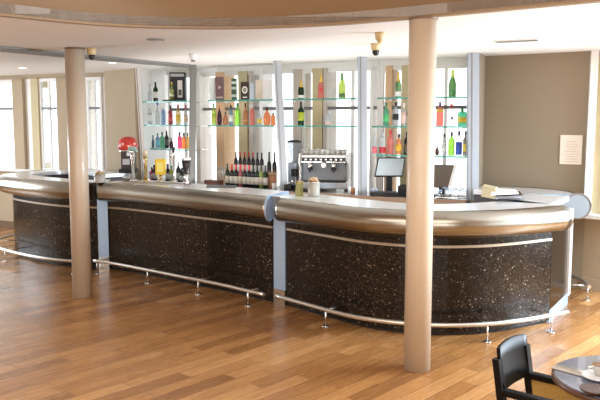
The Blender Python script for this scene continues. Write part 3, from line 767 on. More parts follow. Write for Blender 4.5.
sb(273.2, 1, Z2, 113, 4, 'square', ORG, cap=BK, label='small orange bottle at the right end, by the leaning post')
# bay 3
sb(301, 2, Z1, 79.5, 6, 'champ', DG, cap=M['gold'], lab=WH, lb=(.05, .2), capfrac=.6, label='green sparkling bottle with gold foil, first above the coffee machine')
sb(321, 2, Z1, 74, 6.4, 'champ', PINK, cap=M['gold'], lab=None, capfrac=.66, seal=RD, label='rose pink sparkling bottle with gold foil neck')
sb(342, 2, Z1, 73, 7, 'champ', YG, cap=GR, lab=GR, lb=(.04, .2), capfrac=.72, label='yellow-green sparkling bottle on the upper shelf above the coffee machine')
sb(301, 2, Z2, 101.5, 6.2, 'wine', DG, cap=BK, lab=paint((190, 200, 60)), lb=(.2, .55), capfrac=.72, label='dark-necked bottle with lime label above the coffee grinder')
sb(328.4, 2, Z2, 110, 7, 'round', CL, cap=SV, lab=paint((224, 190, 180)), lb=(.08, .25), label='squat clear decanter on the lower shelf above the coffee machine')
# bay 4
sb(398, 3, Z1, 72, 6, 'champ', GR, cap=M['gold'], lab=WH, lb=(.05, .24), capfrac=.62, label='green sparkling bottle with gold foil left of the nearest column')
sb(452.2, 3, Z1, 70, 7.4, 'champ', GR, cap=YG, lab=paint((90, 160, 100)), lb=(.1, .28), capfrac=.72, label='green sparkling bottle right of the nearest column')
sb(386, 3, Z2, 102.5, 5.6, 'spirit', TEAL, cap=GN, lab=paint((90, 190, 120)), label='mint green bottle above the till screen')
sb(395.5, 3, Z2, 102, 6, 'spirit', CL, cap=BK, lab=BK, lb=(.25, .5), label='clear bottle with a black label and black cap')
sb(403.6, 3, Z2, 103, 5.6, 'spirit', CL, cap=WH, lab=paint((236, 206, 196)), lb=(.1, .6), label='clear bottle with pale pink label left of the nearest column')
sb(409.5, 3, Z2, 104, 5, 'wine', BLK, cap=BK, lab=SV, label='black bottle half hidden by the nearest column')
t = sb(439.6, 3, Z2, 102, 6, 'square', PINK, cap=NV, lab=YL, lb=(.6, .7), label='bottle banded yellow, red and navy right of the nearest column')
pp = on_shelf(439.6, 3, Z2)
sb(451.2, 3, Z2, 104, 6, 'spirit', CL, cap=RD, seal=paint((140, 110, 150)), label='clear bottle with a round purple seal')
sb(462, 3, Z2, 108, 7.4, 'square', TEAL, cap=GN, lab=YL, lb=(.2, .5), label='green square bottle with yellow label by the taupe wall')
sb(374.5, 3, Z3, 133, 5, 'spirit', CL, cap=SV, lab=PK, lb=(.05, .35), label='clear bottle with pink label first above the till screen')
sb(382.5, 3, Z3, 132, 5.8, 'square', CL, cap=SV, lab=RD, lb=(.05, .33), label='clear square bottle with a red base label')
sb(390.3, 3, Z3, 130, 6.4, 'spirit', PINK, cap=RD, lab=None, label='coral red bottle above the till screen')
sb(398.6, 3, Z3, 134, 6, 'spirit', AMB, cap=BRN, lab=paint((232, 180, 60)), label='amber bottle with golden label above the till screen')
sb(406.8, 3, Z3, 132, 6, 'wine', BLK, cap=BK, lab=paint((86, 70, 50)), label='black bottle with brown label above the till screen')
sb(437, 3, Z3, 148, 4, 'round', BRN, cap=BK, label='tiny brown bottle right of the column, lowest shelf')
sb(443.8, 3, Z3, 134, 5.4, 'spirit', CL, cap=BK, lab=paint((214, 216, 220)), label='clear spirit bottle with grey label on the lowest shelf')
sb(451.2, 3, Z3, 132, 6.6, 'spirit', LIME, cap=BK, label='bright lime green bottle on the lowest shelf')
sb(458.6, 3, Z3, 131, 6.4, 'spirit', CL, cap=NV, lab=BU, lb=(.05, .55), label='clear bottle with a vivid blue label')
sb(465, 3, Z3, 131, 5, 'wine', glass('smoke', rgb(120, 110, 100), .5), cap=BK, lab=YL, label='smoky bottle with yellow label beside the grey post')

# ---- wine display on the back counter
A1, B1 = LP[1], LP[2]
tv = (B1 - A1).normalized(); nv = Vector((-tv.y, tv.x, 0))
tier = thing('display_step', 'white display step holding the back row of wine bottles', 'stand', tuple(onseg(249, A1 + nv * .26, B1 + nv * .26) + Vector((0, 0, ZB))))
a, b = onseg(232, A1 + nv * .24, B1 + nv * .24), onseg(278, A1 + nv * .24, B1 + nv * .24)
b = a.lerp(b, .74)
MB().prism([a - nv * .05, b - nv * .05, b + nv * .07, a + nv * .07], ZB + .0, ZB + .155).build('step', M['white'], tier)
foil_cols = [(BK, 'black'), (RD, 'red'), (RD, 'red'), (RD, 'red'), (RD, 'red'), (BK, 'black'), (BK, 'black')]
for j, px in enumerate((235.6, 239.8, 244.2, 248.6, 252.8, 257.2, 261.6)):
    p = onseg(px, A1 + nv * .25, B1 + nv * .25); p.z = ZB + .155
    cm, cn = foil_cols[j]
    bottle(p, .30, .027, 'wine', BLK, cap=cm, lab=WH, lb=(.1, .45), capfrac=.8, group='wine bottles on the display step, ' + cn + ' foil', label='dark wine bottle with %s foil standing on the white display step' % cn)
fr = [(227, BK, 'green', DG), (231.4, RD, 'red', BLK), (235.8, RD, 'red', BLK), (240, RD, 'red', RED), (244.4, RD, 'red', BLK), (248.8, RD, 'red', BLK), (253, BK, 'dark', BLK), (257, BK, 'dark', DG), (261, BK, 'lime', YG), (265.2, BK, 'dark', DG)]
cnt = {}
lb_ = {227: 'dark green wine bottle at the left end of the front wine row', 240: 'red-tinted wine bottle in the front wine row', 261: 'lime-yellow wine bottle near the right of the front wine row'}
for px, cm, cn, gm in fr:
    p = onseg(px, A1 + nv * .10, B1 + nv * .10); p.z = ZB
    lab = lb_.get(px)
    if lab: bottle(p, .305, .031, 'wine', gm, cap=cm, lab=paint((214, 206, 190)), lb=(.16, .48), capfrac=.76, label=lab)
    else: bottle(p, .30, .031, 'wine', gm, cap=cm, lab=paint((226, 222, 212)), lb=(.16, .48), capfrac=.76, group='front row of wine bottles, ' + cn + ' foil',
                 label='wine bottle with %s foil in the front row on the back counter' % cn)
pb = onseg(272, A1 + nv * .22, B1 + nv * .22)
cr = thing('drum_box', 'orange-brown round drum box beside the leaning steel post', 'box', (pb.x, pb.y, ZB))
MB().lathe([(.058, 0), (.058, .19)], (pb.x, pb.y, ZB), 24).build('drum', M['orange_box'], cr); MB().lathe([(.061, .17), (.061, .2)], (pb.x, pb.y, ZB), 24).build('lid', M['cork'], cr)
for px, s in ((269, 'left'), (274.4, 'right')):
    p = onseg(px, A1 + nv * .36, B1 + nv * .36); p.z = ZB
    bottle(p, .46, .03, 'wine', BLK, cap=BK, lab=paint((120, 84, 80)), lb=(.2, .5), capfrac=.78, group='pair of tall bottles by the leaning post', label='tall dark bottle standing behind the orange-brown drum box')
# flutes
for j, px in enumerate((218.5, 221.5, 224.3)):
    p = onseg(px, A1 + nv * .16, B1 + nv * .16); p.z = ZB
    t = thing('champagne_flute', 'empty clear champagne flute left of the wine display', 'glass', p, 'champagne flutes left of the wine display')
    MB().lathe([(.028, 0), (.026, .004), (.004, .008), (.004, .09)], p, 14).build('stem', M['clear'], t)
    MB().lathe([(.005, .09), (.02, .12), (.026, .18), (.022, .25)], p, 14).build('bowl', M['clear'], t)
# dark wooden box and cup left of wines
p = onseg(213, A1 + nv * .1, B1 + nv * .1)
t = thing('wooden_tray', 'low reddish-brown wooden box left of the wine bottles', 'box', (p.x, p.y, ZB))
MB().box((p.x, p.y, ZB + .035), (.22, .14, .07), math.atan2(tv.y, tv.x)).build('box', paint((126, 84, 68)), t, bevel=.003)
MB().box((p.x, p.y, ZB + .072), (.23, .15, .006), math.atan2(tv.y, tv.x)).build('lid', paint((106, 66, 54)), t)
p = onseg(274, A1 + nv * .04, B1 + nv * .04); p.z = ZB
t = thing('mug', 'white mug before the orange-brown drum box', 'mug', p)
MB().lathe([(.026, 0), (.03, .01), (.032, .085)], p, 18).build('cup', M['china'], t)
MB().tube([p + Vector((.03, 0, .07)), p + Vector((.052, 0, .06)), p + Vector((.052, 0, .03)), p + Vector((.03, 0, .02))], .005, 6).build('handle', M['china'], t)
A2, B2 = LP[2], LP[3]; tv2 = (B2 - A2).normalized(); nv2 = Vector((-tv2.y, tv2.x, 0)); rz2 = math.atan2(tv2.y, tv2.x)
for j, (px, hh, lab) in enumerate(((285.5, .07, 'small black canister at the foot of the leaning post'), (289.3, .085, 'black canister beside the coffee machine'))):
    p = onseg(px, A2 + nv2 * .02, B2 + nv2 * .02); p.z = ZB
    t = thing('canister', lab, 'canister', p)
    MB().lathe([(.024, 0), (.026, .01), (.026, hh), (.018, hh + .008)], p, 16).build('jar', M['black'], t)
    MB().lathe([(.02, hh + .008), (.02, hh + .02)], p, 16).build('lid', M['steel_bright'], t)

# ---- coffee grinder
p = onseg(294.5, A2 + nv2 * .20, B2 + nv2 * .22)
g = thing('coffee_grinder', 'coffee grinder with a clear funnel hopper and dark lid', 'grinder', (p.x, p.y, ZB)); q = Vector((p.x, p.y, ZB))
MB().box(q + Vector((0, 0, .03)), (.15, .2, .06), rz2).build('base', M['black'], g, bevel=.008)
MB().box(q + Vector((0, .02, .2)), (.13, .15, .3), rz2).build('motor_housing', M['steel_grey'], g, bevel=.02)
MB().box(q + Vector((0, -.08, .22)), (.07, .06, .1), rz2).build('doser', M['black'], g, bevel=.01)
MB().lathe([(.035, .35), (.04, .38), (.085, .56), (.088, .60)], q, 22).build('hopper', seethru('hopper_smoke', (.8, .84, .88, 1), None, .35, .1, body=rgb(160, 164, 170)), g)
MB().lathe([(.092, .60), (.092, .62), (.03, .632)], q, 22).build('hopper_lid', M['black'], g)
MB().tube([q + Vector((-.02, -.08, .14)), q + Vector((-.03, -.17, .12))], .012, 8).build('fork', M['steel_bright'], g)

# ---- espresso machine
c0 = onseg(325, A2 + nv2 * .28, B2 + nv2 * .28)
q = Vector((c0.x, c0.y, ZB)); rz = rz2 + .42
em = thing('espresso_machine', 'two-group stainless espresso machine below the window shelves', 'coffee machine', q)
Rm = Matrix.Rotation(rz, 3, 'Z'); fq = lambda x, y, z: q + Rm @ Vector((x, y, z))
Wd = .60
MB().box(fq(0, .02, .08), (Wd, .42, .1), rz).build('drip_base', M['steel_bright'], em, bevel=.015)
MB().box(fq(0, -.17, .135), (Wd * .9, .13, .012), rz).build('drip_grille', M['dark'], em)
MB().box(fq(0, .12, .27), (Wd * .95, .22, .3), rz).build('back_housing', paint((176, 184, 194), .3), em, bevel=.01)
sd = MB()
for s in (-1, 1):
    prof = [(-.2, .05), (.22, .05), (.22, .47), (-.16, .47), (-.2, .36), (-.1, .3), (-.1, .16), (-.2, .13)]
    A_ = [fq(s * Wd / 2 - .012, y, z) for y, z in prof]; B_ = [fq(s * Wd / 2 + .012, y, z) for y, z in prof]
    MB().hexa(A_, B_).build('side_panel', M['white_pl'], em)
MB().box(fq(0, -.02, .41), (Wd * .96, .34, .1), rz).build('upper_housing', M['steel_bright'], em, bevel=.02)
MB().box(fq(0, -.195, .40), (Wd * .9, .01, .055), rz).build('control_panel', M['black'], em)
bt = MB()
for k_ in range(8): bt.box(fq(-.22 + k_ * .062, -.203, .40), (.024, .008, .02), rz)
bt.build('button_row', WH, em)
for s in (-.17, .12):
    gh = MB().lathe([(.036, 0), (.036, .06)], fq(s, -.13, .295), 18).build('group_head', M['steel_bright'], em)
    MB().lathe([(.032, 0), (.034, .035)], fq(s, -.13, .26), 18).build('basket', M['dark'], gh)
    MB().tube([fq(s, -.15, .275), fq(s + .01, -.30, .26)], .012, 8, rads=[.008, .014]).build('handle', M['black'], gh)
for s in (-.28, .27):
    MB().tube([fq(s, -.17, .36), fq(s * 1.03, -.23, .3), fq(s, -.22, .2), fq(s * .98, -.2, .16)], .006, 6).build('steam_wand', M['steel_bright'], em)
MB().lathe([(.03, 0), (.03, .012)], fq(.0, -.2, .33), 16, axis=Rm @ Vector((0, -1, 0))).build('gauge', WH, em)
for s in (-.27, .27):
    for y in (-.13, .17): MB().lathe([(.018, 0), (.02, .03)], fq(s, y, 0), 10).build('foot', M['black'], em)
MB().tube([fq(-.28, -.12, .475), fq(-.28, .17, .475), fq(-.28, .17, .51), fq(.28, .17, .51), fq(.28, -.12, .51), fq(-.28, -.12, .51), fq(-.28, .17, .51)], .005, 6).build('cup_rail', M['steel_bright'], em)
for x in range(8):
    for y in range(3):
        if (x * 3 + y) % 5 == 4 and y: continue
        pt = fq(-.235 + x * .067, -.07 + y * .08, .4605)
        t = thing('coffee_cup', 'white coffee cup stored upside down on top of the espresso machine', 'cup', pt, 'white cups stored on the espresso machine')
        MB().lathe([(.034, 0), (.031, .03), (.02, .055), (.02, .06)], pt, 12).build('bowl', M['china'], t)
        MB().tube([pt + Vector((.032, -.0, .018)), pt + Vector((.046, -.004, .022)), pt + Vector((.044, -.004, .04)), pt + Vector((.027, 0, .044))], .0035, 5).build('handle', M['china'], t)
# orange cup and milk jug
for px, name, lab, mm, r_, hh in ((353.5, 'paper_cup', 'small orange cup right of the coffee machine', M['orange_box'], .03, .08),):
    p = onseg(px, A2 + nv2 * .05, B2 + nv2 * .05); p.z = ZB
    t = thing(name, lab, 'cup', p); MB().lathe([(r_ * .8, 0), (r_, hh)], p, 16).build('cup', mm, t); MB().lathe([(r_ * 1.06, hh - .006), (r_ * 1.06, hh + .002)], p, 16).build('rim', M['paper'], t)

# ---- tills
A3, B3 = LP[3], LP[4]; tv3 = (B3 - A3).normalized(); nv3 = Vector((-tv3.y, tv3.x, 0)); rz3 = math.atan2(tv3.y, tv3.x)
def till(pxc, dep, w_, h_, zc, rz, tilt, label, back=False, roll=0):
    p = onseg(pxc, A3 + nv3 * dep, B3 + nv3 * dep); q = Vector((p.x, p.y, ZB)); R = Matrix.Rotation(rz, 3, 'Z')
    t = thing('till', label, 'till', q); f = lambda x, y, z: q + R @ Vector((x, y, z))
    MB().box(f(0, .06, .012), (.2, .2, .024), rz).build('base', M['black'], t, bevel=.004)
    MB().box(f(0, .08, zc * .4), (.07, .04, zc * .8), rz).build('neck', M['black'], t, bevel=.004)
    Rt = R @ Matrix.Rotation(roll, 3, 'Y') @ Matrix.Rotation(tilt, 3, 'X'); cen = f(0, .03, zc)
    def pb(c, s, name, m_, bev=0):
        mb = MB(); mb.box((0, 0, 0), s); mb.v = [cen + Rt @ (v + Vector(c) + Vector(((v.z + c[2]) * .2, 0, 0))) for v in mb.v]; return mb.build(name, m_, t, bevel=bev)
    pb((0, .0, 0), (w_, .03, h_), 'housing', M['screen_back'] if back else M['black'], .004)
    pb((0, -.0165, 0), (w_ - .03, .004, h_ - .03), 'screen', M['screen'] if not back else M['screen_back'])
    if back: pb((w_ / 2 + .004, .01, 0), (.016, .05, h_ + .004), 'silver_edge', M['steel_top'])
    return t, f
till(391, .19, .335, .235, .325, rz3 + .45, -.28, 'till with a pale glowing screen in a black frame')
till(441.5, .20, .25, .27, .235, rz3 - .05, -.2, 'second till turned away, brown-grey with a silver edge, right of the column', True)
# keyboard / printer / card reader
p = onseg(386, A3 - nv3 * .015, B3 - nv3 * .015); q = Vector((p.x, p.y, ZB))
t = thing('cash_keyboard', 'black till keyboard below the glowing screen', 'keyboard', q)
MB().box(q + Vector((0, 0, .025)), (.30, .13, .05), rz3 + .35).build('case', M['black'], t, bevel=.005)
R = Matrix.Rotation(rz3 + .35, 3, 'Z'); kb = MB()
for x in range(10):
    for y in range(3): kb.box(q + R @ Vector((-.12 + x * .026, -.035 + y * .032, .054)), (.018, .022, .01), rz3 + .35)
kb.build('keys', paint((86, 90, 96)), t)
p = onseg(407, A3 + nv3 * .08, B3 + nv3 * .08); q = Vector((p.x, p.y, ZB))
t = thing('receipt_printer', 'black receipt printer between till screen and column', 'printer', q)
MB().box(q + Vector((0, 0, .065)), (.15, .18, .13), rz3).build('case', M['black'], t, bevel=.012)
MB().box(q + Vector((0, -.02, .135)), (.10, .06, .008), rz3).build('paper_slot', paint((60, 60, 64)), t)
for j, px in enumerate((372.6, 376.8)):
    p = onseg(px, A3 - nv3 * .02, B3 - nv3 * .02); q = Vector((p.x, p.y, ZB))
    t = thing('ink_stamp', 'small black rounded gadget at the foot of the till post', 'stamp', q, 'black gadgets beside the till keyboard')
    MB().lathe([(.02, 0), (.022, .03), (.012, .045)], q, 14).build('base', M['black'], t); MB().lathe([(.008, .04), (.008, .06), (.017, .075), (.012, .092)], q, 14).build('grip', M['steel_blue'], t)
# bunch of papers / cloth bar towels at the right of the counter
p = onseg(455, A3 + nv3 * .0, B3 + nv3 * .0); q = Vector((p.x, p.y, ZB))
t = thing('steel_tray', 'steel tray on the counter below the second till', 'tray', q)
MB().box(q + Vector((0, 0, .006)), (.36, .2, .008), rz3).build('tray_base', M['steel_bright'], t)
rm = MB(); R = Matrix.Rotation(rz3, 3, 'Z'); cs = [q + R @ Vector((x, y, .026)) for x, y in ((-.18, -.1), (.18, -.1), (.18, .1), (-.18, .1), (-.18, -.1))]
rm.tube(cs, .008, 6); rm.build('rim', M['steel_bright'], t)
labs = ['upturned tumbler nearest the column on the steel tray', 'upturned tumbler second from the column on the steel tray', 'upturned tumbler in the middle of the steel tray', 'upturned tumbler second from the grey post on the steel tray', 'upturned tumbler nearest the grey post on the steel tray']
for j in range(5):
    pt = q + R @ Vector((-.14 + j * .07, (-.04, .03, -.02, .04, -.03)[j], .0105))
    t = thing('tumbler', labs[j], 'glass', pt); MB().lathe([(.032, 0), (.028, .07), (.024, .085)], pt, 14).build('wall', M['clear'], t)
    MB().lathe([(.0245, .0855), (.0245, .093)], pt, 14).build('thick_base', M['steel_blue'], t)
# tongs/ cable bundle
cb = MB(); pts = []
for k_ in range(40):
    a = k_ / 39 * 14; pts.append(q + R @ Vector((-.12 + k_ * .006, .0 + .05 * math.sin(a), .115 + .012 * math.sin(a * 2.1))))
cb.tube(pts, .006, 6); tag(cb.build('coiled_cable', M['steel_blue']), 'grey-blue coiled cable lying over the upturned tumblers', 'cable')

# ================================================================ ON THE FRONT BAR
ZT = 1.09
def top_at(px, py): return G(px, py, ZT)
# beer taps
def beer_font(px, py, ytop, label, kind):
    p = top_at(px, py); Y = p.y; h = ZY(ytop, Y) - ZT
    t = thing('beer_tap', label, 'beer tap', p)
    mm = M['brass'] if kind == 'brass' else M['steel_bright']
    MB().lathe([(.045, 0), (.045, .012), (.02, .025)], p, 20).build('foot_flange', mm, t)
    if kind in ('chrome', 'brass'):
        MB().lathe([(.02, .02), (.022, h * .6), (.028, h * .68), (.028, h * .8)], p, 18).build('column', mm, t)
        MB().tube([p + Vector((0, -.02, h * .7)), p + Vector((0, -.08, h * .7)), p + Vector((0, -.085, h * .58))], .01, 8).build('spout', M['steel_bright'], t)
        if kind == 'chrome':
            MB().lathe([(.05, 0), (.06, .02), (.05, .045), (.02, .055)], p + Vector((0, 0, h * .86)), 20, sy=.5).build('badge', paint((150, 190, 180), .2), t)
            MB().lathe([(.025, h * .78), (.025, h * .88)], p, 14).build('collar', mm, t)
        else:
            MB().lathe([(.03, h * .8), (.036, h * .92), (.02, h)], p, 16).build('badge', paint((226, 216, 190), .2), t)
    if kind == 'yellow':
        MB().lathe([(.016, .02), (.016, .08)], p, 14).build('column', M['brass'], t)
        MB().box(p + Vector((0, 0, .08 + (h - .08) / 2)), (.125, .07, h - .08)).build('badge', paint((250, 210, 40), .3), t, bevel=.012, seg=3)
        MB().box(p + Vector((0, -.036, .08 + (h - .08) / 2)), (.08, .004, (h - .08) * .6)).build('pale_emblem', paint((255, 236, 130), .3), t)
        MB().tube([p + Vector((0, -.03, .07)), p + Vector((0, -.08, .06)), p + Vector((0, -.083, .03))], .009, 8).build('spout', M['brass'], t)
    if kind == 'thin':
        MB().tube([p, p + Vector((0, 0, h * .9)), p + Vector((-.0, -.03, h)), p + Vector((-.01, -.09, h * .98)), p + Vector((-.01, -.1, h * .86))], .016, 12).build('swan_neck', M['steel_bright'], t)
        MB().lathe([(.014, 0), (.02, .08)], p + Vector((0, -.02, h * .98)), 12).build('handle', M['black'], t)
    if kind == 'dark':
        MB().lathe([(.03, .02), (.03, .10)], p, 18).build('column', M['steel_bright'], t)
        MB().lathe([(.034, .1), (.05, .2), (.056, .3), (.05, h)], p, 20, sy=.6).build('badge', paint((44, 40, 44), .25), t)
        MB().lathe([(.054, .27), (.0575, .3)], p, 20, sy=.62).build('white_band', WH, t)
        MB().tube([p + Vector((0, -.03, .09)), p + Vector((0, -.09, .09)), p + Vector((0, -.093, .05))], .009, 8).build('spout', M['steel_bright'], t)
    return t
beer_font(133.5, 181, 146, 'chrome beer tap with pale green badge, leftmost of the taps', 'chrome')
beer_font(145.8, 181.5, 150, 'brass beer tap second from the left', 'brass')
beer_font(160.8, 181.5, 159, 'beer tap with a bright yellow block badge', 'yellow')
beer_font(174.3, 182, 153, 'slim chrome swan-neck beer tap between yellow and dark badges', 'thin')
beer_font(186.5, 182.5, 158, 'beer tap with a dark rounded badge and white band', 'dark')
a, b = top_at(127, 182.3), top_at(193, 185.2); dv = (b - a).normalized(); nn = Vector((-dv.y, dv.x, 0))
t = thing('drip_tray', 'low steel drip tray running in front of the beer taps', 'tray', (a + b) / 2 - nn * .03)
t.location.z = ZT + .0
MB().prism([a - nn * .075, b - nn * .075, b - nn * .02, a - nn * .02], ZT + .006, ZT + .02).build('tray', M['steel_bright'], t)
g = MB()
for k_ in range(24):
    c = a.lerp(b, (k_ + .5) / 24) - nn * .0475; g.box((c.x, c.y, ZT + .0215), (.012, .04, .003), math.atan2(dv.y, dv.x))
g.build('grille', M['dark'], t)
# bar mats
for px0, px1, y0, y1, lab in ((118, 130, 178.6, 180.4, 'dark bar mat left of the beer taps'), (206, 236, 185.2, 187.6, 'grey bar runner on the middle section near the wines')):
    c = [top_at(px0, y1), top_at(px1, y1 + .5), top_at(px1 + 1, y0 + .5), top_at(px0 + 1, y0)]
    m = MB(); m.prism([(p.x, p.y) for p in c], ZT + .001, ZT + .007); tag(m.build('bar_mat', paint((70, 78, 84))), lab, 'mat')

# jars with corks
def jar(p, r, h, label, m_, heap=True):
    t = thing('cork_jar', label, 'jar', p)
    MB().lathe([(r * .95, 0), (r, .006), (r, h)], p, 24).build('jar_wall', m_, t)
    MB().lathe([(r + .004, h - .01), (r + .004, h)], p, 24).build('rim', M['steel_bright'], t)
    if heap:
        hp = MB()
        for k_ in range(16):
            a = random.random() * 6.28; rr = random.random() ** .5 * r * .7; c = p + Vector((rr * math.cos(a), rr * math.sin(a), h + .006 + random.random() * .028 * (1.3 - rr / r)))
            hp.lathe([(.011, -.018), (.012, 0), (.011, .018)], c, 8, axis=(random.uniform(-1, 1), random.uniform(-1, 1), random.uniform(-.4, 1)))
        o_ = hp.build('corks', M['cork'], t); o_['kind'] = 'stuff'
    return t
jar(G(314, 196.6, 1.09) + Vector((.0, .03, .001)), .058, .145, 'grey jar heaped with corks at the left end of the right bar section', paint((178, 176, 168), .3))
p = G(97.2, 183.5, 1.09); jar(p + Vector((0, .12, .001)), .068, .10, 'pale jar heaped with corks behind the far round column', paint((190, 188, 184), .3))
p = G(299.3, 195.6, 1.09) + Vector((0, .02, .001)); t = thing('olive_oil_jar', 'yellow-green glass jar beside the grey cork jar', 'jar', p)
MB().lathe([(.04, 0), (.042, .01), (.038, .11), (.042, .135)], p, 20).build('glass_wall', glass('olive', rgb(196, 196, 110), .5), t)
MB().lathe([(.043, .13), (.043, .142)], p, 20).build('rim', M['brass'], t)
# menus on the right end
mn = G(503, 193.5, 1.1); q = Vector((mn.x, mn.y, 1.10))
t = thing('menu_stack', 'open menu with dark cover propped at the right end of the bar', 'menu', (q.x, q.y, ZT))
a0 = G(482, 198, 1.1); 
MB().hexa([G(481, 196.5, 1.088), G(497, 199.5, 1.088), G(499, 197, 1.088), G(483, 194, 1.088)], [p_ + Vector((.02, .03, .10)) for p_ in (G(481, 196.5, 1.088), G(494, 199.5, 1.088), G(496, 197, 1.088), G(483, 194, 1.088))]).build('pale_holder', paint((206, 196, 160)), t)
A_ = [G(495, 199, 1.12), G(523, 197.6, 1.12), G(520, 193.2, 1.12), G(497, 192, 1.12)]
MB().hexa(A_, [p_ + Vector((0, 0, .02)) for p_ in A_]).build('dark_cover', paint((52, 42, 40), .3), t)
A_ = [p_ + Vector((-.03, .04, .03)) for p_ in A_]
MB().hexa(A_, [p_ + Vector((0, 0, .006)) for p_ in A_]).build('paper_sheets', M['paper'], t)

# red domed dispenser on the counter before the beige wall
p = Vector((BW[1].x - .12, BW[1].y - .30, ZB)); 
p = onseg(128.5, (-3.2, 10.44), (-1.8, 10.44), 1.2); p.z = 1.088
dm = thing('domed_dispenser', 'black dispenser with red and white domed top before the beige wall', 'dispenser', p)
MB().box(p + Vector((0, 0, .03)), (.24, .2, .06)).build('base', M['black'], dm, bevel=.01)
MB().box(p + Vector((0, .02, .18)), (.19, .14, .26)).build('body', paint((66, 56, 56), .3), dm, bevel=.01)
MB().box(p + Vector((-.02, -.052, .16)), (.1, .006, .08)).build('front_plate', SV, dm)
MB().box(p + Vector((.04, -.052, .27)), (.1, .006, .05)).build('upper_plate', WH, dm)
MB().lathe([(.11, .31), (.135, .33), (.14, .40), (.12, .46), (.08, .50), (.03, .515)], p, 24).build('dome', paint((206, 66, 56), .3), dm)
wh = MB()
for k_ in range(10):
    a = k_ / 10 * 6.28; wh.lathe([(.02, 0), (.02, .004)], p + Vector((.136 * math.cos(a), .136 * math.sin(a), .385 + .03 * (k_ % 2))), 10, axis=(math.cos(a), math.sin(a), .15))
wh.build('pale_spots', paint((244, 200, 186), .3), dm)
MB().lathe([(.142, .305), (.142, .325)], p, 24).build('rim', M['steel_bright'], dm)
# small dark bottle rack between dispenser and shelves
for px, hh, lab in ((139, .34, 'tall dark bottle beside the domed dispenser'), (143, .28, 'shorter dark bottle behind the leftmost taps')):
    pz = onseg(px, LP[0] + Vector((.0, .12, 0)), LP[1] + Vector((0, .12, 0)), 1.1); pz.z = ZB
    bottle(pz, hh, .032, 'wine', BLK, cap=BK, lab=SV, label=lab)
A0, B0 = LP[0], LP[1]; t0 = (B0 - A0).normalized(); n0 = Vector((-t0.y, t0.x, 0))
for px, hh, g_, c_, lab in ((152, .2, MAG, BK, 'small pink bottle on the back counter behind the taps'), (154.5, .24, PUR, BK, 'plum bottle on the back counter behind the taps'), (168, .26, BLK, BK, 'black bottle on the counter right of the yellow badge'), (171.6, .24, YG, GN, 'yellow-green bottle on the counter behind the swan-neck tap'), (178.5, .30, BLK, SV, 'black silver-capped bottle behind the dark badge tap'), (182, .22, BLK, BK, 'short black bottle behind the dark badge tap')):
    pz = onseg(px, A0 + n0 * .12, B0 + n0 * .12, 1.0); pz.z = ZB
    bottle(pz, hh, .036, 'spirit', g_, cap=c_, lab=SV, label=lab)
# stacked white bowls? pale lamp glass hanging cups near the taps
for px, lab in ((178.5, 'upturned pint glass on the back counter, right of the swan-neck tap'),):
    pass

# ================================================================ CEILING FIXTURES
def dome_cam(px, py, label, wpx=9, dark=True):
    p = G(px, py, CEIL); s = wpx * p.y / F / 2
    t = thing('ceiling_camera' if dark is True else 'smoke_detector', label, 'camera' if dark is True else 'detector', p)
    MB().lathe([(s, 0), (s, -.03), (s * .85, -.06), (s * .8, -.065)][::-1], p, 24).build('housing', M['beige_pl'] if dark != 'w' else M['white_pl'], t)
    if dark is True:
        MB().lathe([(.012, -.115), (s * .5, -.105), (s * .68, -.085), (s * .7, -.062)], p, 20).build('dome', M['black'], t)
    else:
        MB().lathe([(s * .45, -.085), (s * .55, -.062)], p, 20).build('sensor', M['beige_pl'] if dark is False else M['slot'], t)
    return t
dome_cam(91.3, 48.5, 'beige dome security camera beside the far round column')
dome_cam(375.8, 43.5, 'beige dome security camera above the till post', 10)
dome_cam(380, 32.5, 'flat tan smoke detector just in front of the dome camera', 10, False)
dome_cam(193, 54, 'small white smoke detector near the dark grey post', 8, 'w')
def downlight(px, py, label, wpx=14, on=True):
    p = G(px, py, CEIL); s = wpx * p.y / F / 2
    t = thing('ceiling_light', label, 'light', p)
    MB().lathe([(s, -.008), (s, .0)], p, 28).build('trim_ring', M['white_pl'] if on else M['slot'], t)
    MB().lathe([(s * .72, -.0105), (s * .72, -.008)], p, 28).build('lens', M['lamp'] if on else M['steel_grey'], t)
downlight(155.5, 39.3, 'unlit recessed round ceiling fitting nearest the tan fascia', 17, False)
downlight(230, 54.8, 'recessed downlight above the gift box shelf', 10)
downlight(112.5, 62.3, 'recessed downlight before the beige wall', 9)
downlight(22.5, 67.5, 'recessed downlight near the left windows', 9)
downlight(395.5, 46.3, 'left recessed downlight of the pair beside the nearest column', 6)
downlight(402.5, 46, 'right recessed downlight of the pair, nearer the column', 6)
a, b = G(496, 41.3, CEIL), G(538, 39.3, CEIL)
dv = (b - a).normalized(); rz = math.atan2(dv.y, dv.x); c = (a + b) / 2
t = thing('ceiling_vent', 'long narrow slot vent in the ceiling before the taupe wall', 'vent', c)
MB().box(c + Vector((0, 0, -.004)), ((b - a).length + .03, .16, .008), rz).build('frame', M['white_pl'], t)
for k_ in (-1, 0, 1): MB().box(c + Vector((0, 0, -.0095)) + Vector((-dv.y, dv.x, 0)) * k_ * .045, ((b - a).length, .025, .004), rz).build('slot', M['slot'], t)

